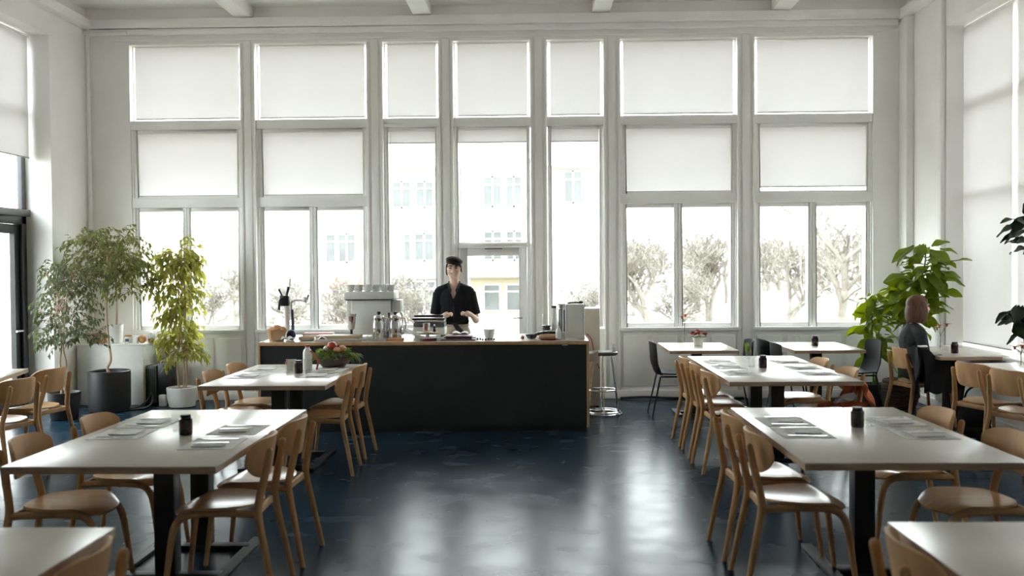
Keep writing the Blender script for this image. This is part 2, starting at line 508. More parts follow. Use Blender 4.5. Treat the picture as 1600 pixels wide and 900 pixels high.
# side walls with tall openings
def side_wall(name, x, sgn, y_open, z0, z1):
    m = MB()
    xa, xb = (x - .4, x) if sgn < 0 else (x, x + .4)
    ys = [YF]
    for a, b in sorted(y_open): ys += [a, b]
    ys.append(YB)
    for i in range(0, len(ys), 2):
        m.box(xa, xb, ys[i], ys[i + 1], 0, ZC)
    for a, b in y_open:
        m.box(xa, xb, a, b, z1, ZC)
        if z0 > 0: m.box(xa, xb, a, b, 0, z0)
    return struct(m.build(name, M['wall'], smooth=False))
LO = [(5.3, 11.36)]
RO = [(5.3, 11.10)]
side_wall('wall_left', XL, -1, LO, 0, 4.34)
wall_right = side_wall('wall_right', XR, 1, RO, 0.72, 4.24)
struct(MB().box(XL, XL + .025, 11.36, YB, 0, .1).build('baseboard_left', M['frame'], bevel=.005))
struct(MB().box(XR - .025, XR, YF, YB - .031, 0, .1).build('baseboard_right', M['frame'], bevel=.005))
# shallow pilaster lines on the right wall pier
MB().box(XR - .05, XR, 11.13, 11.28, .1, 4.6).build('pilaster', M['wall'], wall_right, bevel=.01)
MB().box(XR - .09, XR, 12.05, YB, .1, 4.6).build('pilaster', M['wall'], wall_right, bevel=.01)

# ------------------------------------------------------------------ back windows
YG = YB + .17       # glass plane
def rect_frame(m, x0, x1, z0, z1, w, y0, y1, wb=None):
    wb = wb or w
    m.box(x0, x0 + w, y0, y1, z0, z1); m.box(x1 - w, x1, y0, y1, z0, z1)
    m.box(x0 + w, x1 - w, y0, y1, z1 - w, z1); m.box(x0 + w, x1 - w, y0, y1, z0, z0 + wb)
def pane(x0, x1, z0, z1, parent, y=YG):
    return MB().box(x0, x1, y - .003, y + .003, z0, z1).build('pane', M['glass'], parent, smooth=False)

ordinal = ['first', 'second', 'third', 'fourth', 'fifth', 'sixth', 'seventh']
def blind(x0, x1, ztop, zbot, y, label, barcol='bar', wavy=0):
    t = thing('roller_blind', label, 'blind', ((x0 + x1) / 2, y, ztop), 0, 'roller blinds on the back windows')
    w = (x1 - x0) / 2
    h = ztop - zbot
    MB().sheet(lambda u, v: (-w + 2 * w * u, 0.004 * sin(u * 5 + x0) * (v), -h * v), 8, 6, .0015).build('fabric', M['blind'], t)
    MB().box(-w, w, -.008, .008, -h - .014, -h).build('bottom_bar', M[barcol], t, bevel=.003)
    MB().sweep([(-w, .015, 0.012), (w, .015, 0.012)], .016, 10).build('roller', M['frame'], t)
    return t

for i, (a, b) in enumerate(OPEN):
    nm = 'window_%d' % (i + 1)
    W = sempty(nm)
    # upper light
    m = MB(); rect_frame(m, a, b, 3.48, ZT, .014, YB + .10, YB + .22); m.build('upper_frame', M['frame'], W, bevel=.003)
    pane(a + .014, b - .014, 3.494, ZT - .014, W)
    MB().box(a, b, YB + .012, YB + .24, 3.37, 3.48).build('transom_bar', M['frame'], W, bevel=.008)
    blind(a + .045, b - .035, ZT - .035, 3.515, YB + .07,
          'white roller blind pulled down over the upper light, %s window from the left' % ordinal[i])
    if i in (0, 1, 5, 6):
        m = MB(); rect_frame(m, a + .03, b - .02, 2.50, 3.37, .045, YB + .04, YB + .22); m.build('middle_frame', M['frame'], W, bevel=.006)
        pane(a + .07, b - .06, 2.54, 3.33, W)
        MB().box(a, a + .03, YB + .03, YB + .22, ZB, 3.37).box(b - .02, b, YB + .03, YB + .22, ZB, 3.37).build('jamb', M['frame'], W, bevel=.004)
        zb = 2.60 if i == 6 else 2.555
        blind(a + .072, b - .062, 3.335, zb, YB + .08,
              'white roller blind covering the middle light, %s window from the left' % ordinal[i])
        MB().box(a, b, YB + .02, YB + .24, 2.40, 2.52).build('transom_bar', M['frame'], W, bevel=.008)
        c = (a + b) / 2 + (-.02 if i == 0 else 0)
        for (p, q) in ((a + .03, c), (c, b - .02)):
            m = MB(); rect_frame(m, p + .003, q - .003, ZB + .01, 2.40, .048, YB + .06, YB + .20, .055)
            s = m.build('sash', M['frame'], W, bevel=.006)
            pane(p + .05, q - .05, ZB + .06, 2.355, s)
        MB().sweep([(c, YB + .05, 1.62), (c, YB + .035, 1.62), (c, YB + .03, 1.53)], .008, 8).build('window_handle', M['white'], W)
    elif i in (2, 4):
        m = MB(); rect_frame(m, a + .01, b - .01, 0.88, 3.37, .045, YB + .04, YB + .22); m.build('tall_frame', M['frame'], W, bevel=.006)
        pane(a + .05, b - .05, 0.92, 3.33, W)
        blind(a + .056, b - .056, 3.335, 3.185, YB + .08,
              'short white roller blind rolled up almost fully, %s window from the left' % ordinal[i])
    else:
        m = MB(); rect_frame(m, a + .01, b - .01, 1.90, 3.37, .04, YB + .04, YB + .22); m.build('middle_frame', M['frame'], W, bevel=.006)
        pane(a + .045, b - .045, 1.95, 3.33, W)
        blind(a + .05, b - .05, 3.335, 3.185, YB + .08,
              'short white roller blind rolled up above the glazed door behind the barista')
D = sempty('door_1')
a, b = OPEN[3]
m = MB(); rect_frame(m, a, b, 0.0, 1.92, .05, YB + .02, YB + .24); m.build('door_frame', M['frame'], D, bevel=.006)
m = MB(); rect_frame(m, a + .055, b - .055, 0.02, 1.87, .10, YB + .06, YB + .16, .30); m.build('door_leaf', M['frame'], D, bevel=.006)
pane(a + .155, b - .155 + .03, 0.32, 1.765, D, YB + .11)
MB().box(-.66, -.44, YB + .0, YB + .02, 1.852, 1.862).build('door_closer', M['grey'], D)
MB().sweep([(-.20, YB + .05, 1.0), (-.20, YB + .0, 1.0), (-.31, YB + .0, 1.0)], .009, 8).build('door_handle', M['steel'], D)

# ------------------------------------------------------------------ left side windows and the black door
XLG = XL - .30
def side_blind(x, y0, y1, ztop, zbot, label):
    t = thing('roller_blind', label, 'blind', (x, (y0 + y1) / 2, ztop), 0, 'roller blinds on the side windows')
    w = (y1 - y0) / 2; h = ztop - zbot
    MB().sheet(lambda u, v: (0.004 * sin(u * 4), -w + 2 * w * u, -h * v), 8, 6, .0015).build('fabric', M['blind2'], t)
    MB().box(-.008, .008, -w, w, -h - .014, -h).build('bottom_bar', M['bar'], t, bevel=.003)
    MB().sweep([(0, -w, .012), (0, w, .012)], .016, 10).build('roller', M['frame'], t)
    return t
W = sempty('window_8')
MB().box(XLG - .06, XLG + .05, 5.3, 11.36, 2.25, 2.33).build('ledge', M['grey'], W, bevel=.006)
MB().box(XLG - .06, XLG, 5.3, 11.36, 4.28, 4.34).box(XLG - .06, XLG, 5.3, 11.36, 3.40, 3.50).build('transom_bar', M['frame'], W, bevel=.006)
ly = [11.36, 10.02, 8.68, 7.34, 5.98]
for k in range(4):
    y1, y0 = ly[k], ly[k + 1]
    MB().box(XLG - .06, XLG, y1 - .09, y1, 0, 4.34).build('mullion', M['grey'] if k == 0 else M['frame'], W, bevel=.006)
    MB().box(XLG - .035, XLG - .03, y0, y1 - .09, 2.33, 4.3).build('pane', M['glass'], W, smooth=False)
    side_blind(XLG + .07, y0 + .04, y1 - .05, 4.30, 2.93, 'white roller blind lowered above the black door, %s bay of the left wall' % ordinal[k])
D = sempty('door_2')
m = MB()
y1, y0 = 11.27, 10.05
m.box(XLG - .06, XLG + .04, y1 - .09, y1, 0, 2.25); m.box(XLG - .06, XLG + .04, y0, y0 + .09, 0, 2.25); m.box(XLG - .06, XLG + .04, y0, y1, 2.16, 2.25)
m.build('door_frame', M['black'], D, bevel=.006)
m = MB()
m.box(XLG - .05, XLG + .01, y1 - .20, y1 - .095, 0.01, 2.15); m.box(XLG - .05, XLG + .01, y0 + .095, y0 + .20, 0.01, 2.15)
m.box(XLG - .05, XLG + .01, y0 + .2, y1 - .2, 2.05, 2.15); m.box(XLG - .05, XLG + .01, y0 + .2, y1 - .2, 0.01, 0.18)
m.build('door_leaf', M['black'], D, bevel=.004)
MB().box(XLG - .025, XLG - .02, y0 + .2, y1 - .2, .18, 2.05).build('pane', M['glass'], D, smooth=False)
MB().sweep([(XLG + .01, y1 - .15, .95), (XLG + .06, y1 - .15, .95), (XLG + .06, y1 - .28, .95)], .011, 8).build('door_handle', M['chrome'], D)
W = sempty('window_9')
for k in range(1, 4):
    y1, y0 = ly[k], ly[k + 1]
    if k > 1: side_blind(XLG + .07, y0 + .04, y1 - .05, 2.22, .98, 'added unseen white roller blind dimming the lower light, %s bay of the left wall' % ordinal[k])  # blinds added out of view to cut the clear light from the left
    m = MB(); m.box(XLG - .05, XLG, y0 + .02, y0 + .10, 0, 2.25); m.box(XLG - .05, XLG, y1 - .10, y1 - .02, 0, 2.25); m.box(XLG - .05, XLG, y0 + .1, y1 - .1, 0, .95)  # solid lower part raised, out of view, so less daylight comes in
    m.build('lower_frame', M['black'], W, bevel=.004)
    MB().box(XLG - .03, XLG - .025, y0 + .1, y1 - .1, .95, 2.25).build('pane', M['glass'], W, smooth=False)
MB().box(XLG - .06, XLG, 5.3, 5.98, 0, 4.34).build('infill', M['wall'], W, smooth=False)
# right side: tall window, blinds down
XRG = XR + .24
W = sempty('window_10')
m = MB()
m.box(XRG, XRG + .06, 5.3, 11.1, 4.16, 4.24); m.box(XRG, XRG + .06, 5.3, 11.1, 3.32, 3.44); m.box(XRG, XRG + .06, 5.3, 11.1, .735, .80)
m.box(XRG, XRG + .06, 5.3, 11.1, 2.36, 2.44)
m.build('transom_bar', M['frame'], W, bevel=.006)
ry = [11.1, 9.86, 8.42, 6.98, 5.3]
for k in range(4):
    y1, y0 = ry[k], ry[k + 1]
    MB().box(XRG - .02, XRG + .06, y0, y0 + .10, .735, 4.24).build('mullion', M['frame'], W, bevel=.006)
    MB().box(XRG + .03, XRG + .035, y0 + .1, y1, .8, 4.16).build('pane', M['glass'], W, smooth=False)
    side_blind(XRG - .05, y0 + .12, y1 - .001 if k == 0 else y1 - .012, 4.20, .78, 'long white roller blind drawn down to the sill, %s bay of the right wall' % ordinal[k])
struct(MB().box(XR - .04, XR + .24, 5.3, 11.1, .69, .735).build('trim_9', M['frame'], bevel=.006))

# white heating pipe in the left corner
t = thing('heating_pipe', 'white painted pipe running down the back left corner of the room', 'pipe', (XL + .05, YB - .05, 0))
MB().sweep(curve([(0, 0, 0), (0, 0, 2), (0, 0, 4.40), (.03, -.01, 4.52), (.10, -.02, 4.545), (.5, -.02, 4.55)], 4), .022, 10).build('tube', M['frame'], t)
for z in (.6, 2.2, 3.8):
    MB().lathe([(.03, z - .015), (.03, z + .015)], 12).build('clip', M['frame'], t)

# ------------------------------------------------------------------ outside
ground = struct(MB().box(-150, 150, 12.75, 200, -1.5, -1.3).box(-150, -6.1, -40, 12.75, -1.5, -1.3).box(5.0, 150, -40, 12.75, -1.5, -1.3).build('ground', M['ground'], smooth=False))
BY = 55.0
bld = thing('apartment_building', 'pale three storey apartment block across the street, seen through the middle windows', 'building', (-6, BY, -1.3))
def bb(m, x0, x1, y0, y1, z0, z1): return m.box(x0 + 6, x1 + 6, y0, y1, z0 + 1.3, z1 + 1.3)
bb(MB(), -12.6, 3.75, 0, 9, -1.3, 6.95).build('wall', M['facade'], bld, smooth=False)
bb(MB(), -4.6, 0.2, -.9, 0, 1.05, 7.3).build('bay_wall', M['facade'], bld, smooth=False)
bb(MB(), -12.8, 3.95, -.25, 9, 6.95, 7.15).build('cornice', M['shopwall'], bld, smooth=False)
bb(MB(), -4.75, 0.35, -1.1, 0, 7.3, 7.42).build('bay_roof', M['roof'], bld, smooth=False)
bb(MB(), -8.6, 0.3, -.35, 0, .95, 1.15).build('string_course', M['facade'], bld, smooth=False)
bb(MB(), -3.7, 0.2, -.06, 0, -1.3, .95).build('shop_front', M['shopwall'], bld, smooth=False)
for x in (-3.9, -3.2, -1.6): bb(MB(), x, x + .35, 2, 2.4, 7.15, 7.9).build('chimney', M['roof'], bld, smooth=False)
bb(MB(), -11.7, -9.75, -.9, 0, .55, 1.1).build('awning', M['awning'], bld, smooth=False)
def far_window(x0, x1, z0, z1, yo=0.0, n=2):
    f = MB(); w = .09
    rect_frame(f, x0 + 6, x1 + 6, z0 + 1.3, z1 + 1.3, w, yo - .10, yo - .0)
    step = (x1 - x0) / n
    for k in range(1, n): f.box(x0 + 6 + k * step - .05, x0 + 6 + k * step + .05, yo - .10, yo, z0 + 1.3, z1 + 1.3)
    zz = z0 + (z1 - z0) * .72
    f.box(x0 + 6, x1 + 6, yo - .09, yo, zz + 1.3 - .04, zz + 1.3 + .04)
    o = f.build('window', M['facade'], bld, smooth=False)
    MB().box(x0 + 6 + w, x1 + 6 - w, yo - .04, yo - .02, z0 + 1.3 + w, z1 + 1.3 - w).build('pane', M['farpane'], o, smooth=False)
for x0, x1, z0, z1, yo, n in [
    (-8.05, -6.95, 4.85, 6.35, 0, 2), (-6.75, -5.70, 4.85, 6.35, 0, 2), (-7.45, -6.98, 1.9, 3.5, 0, 1), (-6.85, -5.70, 1.9, 3.5, 0, 2),
    (-2.98, -1.90, 4.82, 6.5, -.9, 2), (-1.75, -.80, 4.82, 6.5, -.9, 2), (-4.45, -4.02, 4.82, 7.05, -.9, 1),
    (-2.98, -1.90, 1.9, 3.55, -.9, 2), (-1.75, -.80, 1.9, 3.55, -.9, 2),
    (1.42, 2.50, 5.05, 6.85, 0, 2), (-11.8, -11.15, 1.85, 3.5, 0, 1), (-11.1, -10.05, 1.85, 3.5, 0, 2),
    (-3.05, -2.05, -.9, .65, -.06, 1), (-1.80, -.82, -.9, .65, -.06, 1), (-7.7, -5.6, -.9, .85, 0, 3), (-11.5, -10.0, -1.0, .4, 0, 2)]:
    far_window(x0, x1, z0, z1, yo, n)
b2 = thing('corner_building', 'white corner block with bare walls left of the apartment block, behind the left windows', 'building', (-19.2, 60, -1.3))
MB().box(-5, 5.6, 0, 8, 0, 5.2).build('wall', M['facade'], b2, smooth=False)
MB().box(-5.2, 5.8, -.2, 8.2, 5.2, 5.4).build('roof', M['shopwall'], b2, smooth=False)
hut = thing('garden_shed', 'small grey shed with a pitched roof among the bare trees, behind the sixth window', 'building', (7.2, 57, -1.3))
MB().box(-1.6, 1.6, 0, 2.5, 0, 1.9).build('wall', M['facade'], hut, smooth=False)
MB().add([(-2, -.3, 1.7), (2, -.3, 2.5), (2, 2.8, 2.5), (-2, 2.8, 1.7), (-2, -.3, 1.85), (2, -.3, 2.65), (2, 2.8, 2.65), (-2, 2.8, 1.85)],
         [(0, 3, 2, 1), (4, 5, 6, 7), (0, 1, 5, 4), (1, 2, 6, 5), (2, 3, 7, 6), (3, 0, 4, 7)]).build('roof', M['roof'], hut, smooth=False)
fence = thing('low_wall', 'low pale wall along the far lawn behind the seventh window', 'wall', (16.5, 57, -1.3))
MB().box(-4, 4, 0, .25, 0, 1.35).build('wall_face', M['facade'], fence, smooth=False)

def tree_meshes(seed, h, spread, depth=5, trunk_r=.12, nstem=1):
    rnd = random.Random(seed)
    big = MB(); tw = MB()
    def seg(mb, p, q, r0, r1, n):
        mb.sweep([p, q], [r0, r1], n, up=(0.3, 1, 0.1))
    def rec(p, d, L, r, lev):
        k = 3 if lev < 2 else 2
        q = p
        for i in range(k):
            d2 = (d + Vector((rnd.gauss(0, .16), rnd.gauss(0, .16), rnd.gauss(0.03, .10)))).normalized()
            q2 = q + d2 * L / k
            seg(big if lev < 2 else tw, q, q2, r * (1 - .3 * i / k), r * (1 - .3 * (i + 1) / k), 5 if lev < 2 else 3)
            q, d = q2, d2
            if lev >= depth: continue
            for _ in range(2 if lev > 0 else 1 + (i > 0)):
                a = rnd.uniform(0, 2 * pi)
                side = Vector((cos(a), sin(a), rnd.uniform(-.1, .5))) * spread
                rec(q, (d * rnd.uniform(.5, 1) + side).normalized(), L * rnd.uniform(.5, .78), max(r * .55, .011), lev + 1)
    for s_ in range(nstem):
        rec(Vector((0, 0, 0)) + Vector((rnd.uniform(-.1, .1), rnd.uniform(-.1, .1), 0)) * nstem,
            Vector((rnd.uniform(-.35, .35) * (nstem > 1), rnd.uniform(-.3, .3) * (nstem > 1), 1)).normalized(), h * .42, trunk_r, 0)
    return big, tw
TREE = []
for sd, h, sp, dep, tr, ns in ((3, 5.0, .8, 4, .12, 2), (8, 6.5, .75, 4, .15, 1), (21, 3.2, .95, 4, .05, 3)):
    big, tw = tree_meshes(sd, h, sp, dep, tr, ns)
    t = thing('bare_tree', 'proto', 'tree', (0, 0, -1.3))
    big.build('trunk', M['twig'], t, smooth=False)
    o = tw.build('twigs', M['twig'], t, smooth=False); o['kind'] = 'stuff'
    TREE.append(t)
spots = [  # proto, x, y, rot, scale, label
    (0, 4.95, 44, 0.3, 1.0, 'bare leafless tree standing nearest, behind the left pane of the sixth window'),
    (0, 8.7, 51, 2.0, 1.1, 'bare forked tree behind the right pane of the sixth window'),
    (2, 5.1, 35.5, 1.0, 1.0, 'low bare shrub beside the middle stile of the sixth window'),
    (0, 10.9, 44, 4.0, 1.0, 'bare many stemmed tree behind the left pane of the seventh window'),
    (1, 10.5, 34.5, 0.5, 1.1, 'tallest bare tree behind the right pane of the seventh window'),
    (2, 16.8, 51, 3.0, 1.6, 'dense bare shrub behind the right edge of the seventh window'),
    (0, -15.1, 49, 5.0, .8, 'thin bare tree at the right edge of the first window'),
    (2, -6.7, 34, 2.4, .95, 'bare brown bush below the red awning, behind the second window'),
    (2, -4.9, 37, 4.4, 1.0, 'bare bush behind the espresso machine in the third window'),
    (2, 1.75, 36, 0.9, .9, 'bare twiggy shrub behind the grey appliance in the fifth window'),
    (2, -9.9, 39.5, 3.9, .9, 'bare thin bush behind the tap tower in the second window'),
    (2, -14.6, 44, 0.2, .9, 'bare thin bush low in the right pane of the first window'),
]
for k, (x, y) in enumerate([(7.4, 66), (8.8, 70), (10.1, 64), (13.8, 74), (15.1, 66), (15.6, 60), (20.8, 72), (20.5, 63), (9.2, 84), (18.6, 107), (21.0, 86), (24.7, 80), (13.9, 98), (26.5, 96)]):
    spots.append((k % 2, x, y, k * 1.3, (1.25, .95)[k % 2] + .05 * (k % 4), None))
used = set()
for p, x, y, rz, s, lab in spots:
    kw = dict(label=lab or 'bare tree in the hazy brown row of trees on the far side of the park',
              group='bare trees in the far row' if lab is None else None)
    if p not in used:
        o = TREE[p]; used.add(p); o.location = (x, y, -1.3); o.rotation_euler = (0, 0, rz); o['label'] = kw['label']
        if kw['group']: o['group'] = kw['group']
    else:
        o = dup(TREE[p], (x, y, -1.3), rz, kw['label'])
        if 'group' in o.keys(): del o['group']
        if kw['group']: o['group'] = kw['group']
    o.scale = (s, s, s)

# ------------------------------------------------------------------ dining chair
def chair_proto():
    t = thing('dining_chair', 'proto', 'chair')
    def seat(u, v):
        a, b = 2 * u - 1, 2 * v - 1
        k = .42
        x = .222 * a * sqrt(1 - k * b * b) * (1.0 + .05 * b); y = .215 * b * sqrt(1 - k * a * a) + .01
        z = .462 - .016 * (1 - a * a) * (1 - .5 * b * b)
        if b > .45: z -= .040 * ((b - .45) / .55) ** 2
        return (x, y, z)
    MB().sheet(seat, 14, 14, .013).build('seat', M['seatwood'], t)
    def back(u, v):
        a = (2 * u - 1)
        an = a * .70
        zb = .592 + .085 * abs(a) ** 4; zt = .795 - .045 * abs(a) ** 6
        z = zb + (zt - zb) * v
        return (.335 * sin(an), -.238 + .335 * (1 - cos(an)) - .16 * (z - .62), z)
    MB().sheet(lambda u, v: back(1 - u, v), 16, 8, .013).build('backrest', M['wood'], t)
    for s in (-1, 1):
        MB().sweep(curve([(s * .215, -.305, 0), (s * .198, -.262, .22), (s * .182, -.222, .42), (s * .172, -.226, .50), (s * .152, -.256, .64), (s * .147, -.274, .735)], 4),
                   [.0145 + .006 * min(1, k / 8) - (.002 if k > 15 else 0) for k in range(21)], 10, up=(0, 1, 0), flat=.85, round_ends=True).build('leg', M['wood'], t)
        MB().sweep(curve([(s * .205, .245, 0), (s * .197, .222, .18), (s * .188, .196, .35), (s * .182, .150, .415), (s * .179, .06, .432), (s * .178, -.09, .432), (s * .18, -.215, .425)], 4),
                   [.013 + .006 * min(1, k / 8) for k in range(25)], 10, up=(0, 1, 0), flat=.85).build('leg', M['wood'], t)
    MB().box(-.175, .175, -.214, -.194, .405, .442).build('cross_rail', M['wood'], t, bevel=.006)
    MB().box(-.178, .178, .06, .085, .412, .441).build('front_rail', M['wood'], t, bevel=.006)
    return t
CH = chair_proto()
ch_used = []
def chair(x, y, face, label, group, dr=0.0):
    # face: direction the sitter looks: '+x', '-x'
    rz = {'+x': -pi / 2, '-x': pi / 2, '+y': 0.0, '-y': pi}[face] + radians(dr)
    if not ch_used:
        o = CH; o.location = (x, y, 0); o.rotation_euler = (0, 0, rz); o['label'] = label; o['group'] = group
    else:
        o = dup(CH, (x, y, 0), rz, label, group)
    ch_used.append(o)
    return o
G = 'oak dining chairs'
chair(-1.62, 5.04, '-x', 'oak dining chair on the aisle side of the front left table, nearer of two', G, 2)
chair(-1.60, 5.63, '-x', 'oak dining chair on the aisle side of the front left table, farther of two', G, -2)
chair(-2.41, 5.02, '+x', 'oak dining chair at the left side of the front left table, nearer the camera', G, 3)
chair(-2.37, 5.72, '+x', 'oak dining chair at the left side of the front left table, farther from the camera', G, -2)
chair(-1.78, 7.97, '-x', 'oak dining chair nearer the camera, between the salad bowl table and the aisle', G, 2)
chair(-1.78, 8.68, '-x', 'oak dining chair close to the black counter front, aisle side of the salad bowl table', G, -3)
chair(-2.50, 8.17, '+x', 'oak dining chair left of the salad bowl table, nearer the camera', G, 0)
chair(-2.49, 8.77, '+x', 'oak dining chair left of the salad bowl table, nearer the white potted vine', G, -2)
chair(1.33, 5.14, '+x', 'oak dining chair at the aisle side of the front right table, nearest the camera', G, -1)
chair(1.32, 5.74, '+x', 'oak dining chair at the aisle side of the front right table, second from the camera', G, 2)
chair(2.17, 5.06, '-x', 'oak dining chair on the right side of the front right table, nearer the camera', G, 4)
chair(2.13, 5.86, '-x', 'oak dining chair on the right side of the front right table, farther from the camera', G, 3)
chair(1.58, 8.05, '+x', 'oak dining chair nearest of three in a row left of the long table', G, 3)
chair(1.58, 8.66, '+x', 'oak dining chair in the middle of three left of the long table', G, 0)
chair(1.57, 9.22, '+x', 'oak dining chair farthest of three in a row left of the long table', G, 1)
chair(2.33, 8.20, '-x', 'oak dining chair with orange cloth hanging off it, right of the long white table', G, 4)
chair(2.33, 9.02, '-x', 'oak dining chair right of the long white table, behind the one with orange cloth', G, 3)
chair(3.86, 10.12, '+x', 'oak dining chair on which the woman sits, black coat over its back', G, 14)
chair(3.88, 8.62, '+x', 'oak dining chair at the right edge, farther of the pair behind the seated woman', G, 20)
chair(3.92, 8.05, '+x', 'oak dining chair at the far right edge of the picture, nearer of the pair', G, 24)
chair(-4.28, 7.72, '-x', 'oak dining chair at the far left edge of the picture, nearer of the pair', G, -14)
chair(-4.40, 8.50, '-x', 'oak dining chair in front of the small black pot, farther of the far left pair', G, -12)
chair(-1.60, 2.98, '-x', 'oak dining chair cut by the lower left corner, tucked at the nearest left table', G, 4)
chair(1.36, 3.10, '+x', 'oak dining chair cut by the bottom edge at lower right of the picture', G, -2)

# ------------------------------------------------------------------ tables
def table(cx, cy, lx, ly, cols, label, rz=0, bars=.28, foot=.9):
    t = thing('dining_table', label, 'table', (cx, cy, 0), rz, 'white topped tables')
    hx, hy = lx / 2, ly / 2
    MB().box(-hx, hx, -hy, hy, .732, .740).build('table_top', M['lam'], t, bevel=.002)
    MB().box(-hx + .001, hx - .001, -hy + .001, hy - .001, .705, .732).build('plywood_core', M['ply'], t)
    for c in cols:
        MB().box(-.055, .055, c - .05, c + .05, .025, .705).build('column', M['black'], t, bevel=.006)
        MB().box(-bars, bars, c - .04, c + .04, .001, .026).build('cross_bar', M['black'], t, bevel=.003)
    mid = sum(cols) / len(cols)
    for s in (-1, 1):
        MB().box(s * bars - .03, s * bars + .03, mid - foot / 2, mid + foot / 2, .001, .022).build('foot_bar', M['black'], t, bevel=.003)
    MB().box(-.25, .25, min(cols) - .12, max(cols) + .12, .697, .705).build('mounting_plate', M['black'], t)
    return t
table(-1.98, 5.40, 1.00, 1.80, (-.18, .37), 'large white topped table at front left with black twin pedestal')
table(1.72, 5.43, 1.02, 1.76, (-.10,), 'large white topped table at front right with one black column', bars=.17, foot=.95)
table(-2.13, 8.40, 0.99, 1.66, (-.3, .3), 'white topped table holding the salad bowl in front of the counter')
table(1.985, 8.78, 1.03, 2.16, (-.43, .39), 'long white topped table in the second row at right, six placemats on it')
table(-1.99, 2.55, 1.00, 1.78, (-.2, .35), 'white topped table cut off by the lower left corner of the picture')
table(1.72, 2.66, 1.00, 1.70, (-.2, .35), 'white topped table cut off by the lower right corner of the picture')
table(1.745, 11.04, .73, 1.08, (0,), 'small white cafe table with red flowers below the sixth window', bars=.22, foot=.5)
table(3.05, 11.02, .74, 1.10, (0,), 'small white cafe table with a candle below the seventh window', bars=.22, foot=.5)
table(4.20, 10.28, .66, 1.20, (0,), 'white topped side table in front of the seated woman', bars=.2, foot=.5)
table(4.30, 8.30, .66, 1.55, (-.1,), 'white topped side table at the right edge with two chairs', rz=radians(6), bars=.2, foot=.6)
table(-4.92, 8.10, .86, 1.60, (-.1,), 'white topped side table at the left edge by the black door', rz=radians(12), bars=.25, foot=.6)

# ------------------------------------------------------------------ table settings
def fork_mb():
    m = MB()
    m.box(-.006, .006, -.09, .04, 0, .003); m.box(-.010, .010, .04, .055, 0, .003)
    for x in (-.0085, -.003, .003, .0085): m.box(x - .0016, x + .0016, .055, .095, 0, .003)
    return m
def knife_mb():
    m = MB()
    m.box(-.007, .007, -.10, 0.0, 0, .005); m.prism([(-.007, 0), (.008, 0), (.009, .07), (.002, .105), (-.007, .10)], 0, .003)
    return m
MATP = None; FORKP = None; KNIFEP = None; NAPP = None
def setting(x, y, rz, where):
    global MATP, FORKP, KNIFEP, NAPP
    z = .7405
    ml = 'grey white paper placemat ' + where
    nl = 'folded white napkin lying on the placemat ' + where
    fl = 'steel fork lying on the placemat ' + where
    kl = 'steel knife lying on the placemat ' + where
    R = Matrix.Rotation(rz, 3, 'Z')
    def at(dx, dy, dz):
        p = R @ Vector((dx, dy, 0)); return (x + p.x, y + p.y, z + dz)
    if MATP is None:
        MATP = MB().box(-.165, .165, -.135, .135, 0, .002).build('placemat', M['napkin'], smooth=False)
        MATP['category'] = 'placemat'; MATP['group'] = 'paper placemats'
        NAPP = MB().sheet(lambda u, v: (-.09 + .18 * u, -.075 + .15 * v, .004 + .005 * sin(u * 7) * sin(v * 5 + 1) + .004), 10, 8, .005).build('napkin', M['paper'])
        NAPP['category'] = 'napkin'; NAPP['group'] = 'folded napkins'
        FORKP = fork_mb().build('fork', M['steel'], smooth=False); FORKP['category'] = 'fork'; FORKP['group'] = 'steel forks'
        KNIFEP = knife_mb().build('knife', M['steel'], smooth=False); KNIFEP['category'] = 'knife'; KNIFEP['group'] = 'steel knives'
        os_ = [MATP, NAPP, FORKP, KNIFEP]
    else:
        os_ = []
        for p in (MATP, NAPP, FORKP, KNIFEP):
            c = p.copy(); COL.objects.link(c); os_.append(c)
    pos = [at(0, 0, 0), at(-.03, .01, .0), at(-.07, -.01, .0165), at(.115, .0, .0025)]
    rots = [rz, rz + .1, rz + .06, rz - .05]
    for o, p, r, l in zip(os_, pos, rots, (ml, nl, fl, kl)):
        o.location = p; o.rotation_euler = (0, 0, r); o['label'] = l
def table_sets(name, cx, ys_l, ys_r, hx):
    nl = {2: ['nearer', 'farther'], 3: ['nearest', 'middle', 'farthest']}
    for side, ys, sx in (('left', ys_l, -1), ('right', ys_r, 1)):
        for k, yy in enumerate(ys):
            setting(cx + sx * (hx - .20), yy, (-pi / 2 if sx < 0 else pi / 2) + random.Random(k * 7 + int(cx * 10)).uniform(-.06, .06),
                    'at %s seat, %s side of %s' % (nl[len(ys)][k], side, name))
table_sets('front left table', -1.98, (5.38, 5.76), (5.08, 5.52), .50)
table_sets('front right table', 1.72, (5.36, 5.74), (5.31, 5.74), .51)
table_sets('salad bowl table', -2.13, (8.20, 8.75), (8.25, 8.70), .495)
table_sets('long table', 1.985, (8.30, 8.80, 9.25), (8.25, 8.72, 9.25), .515)

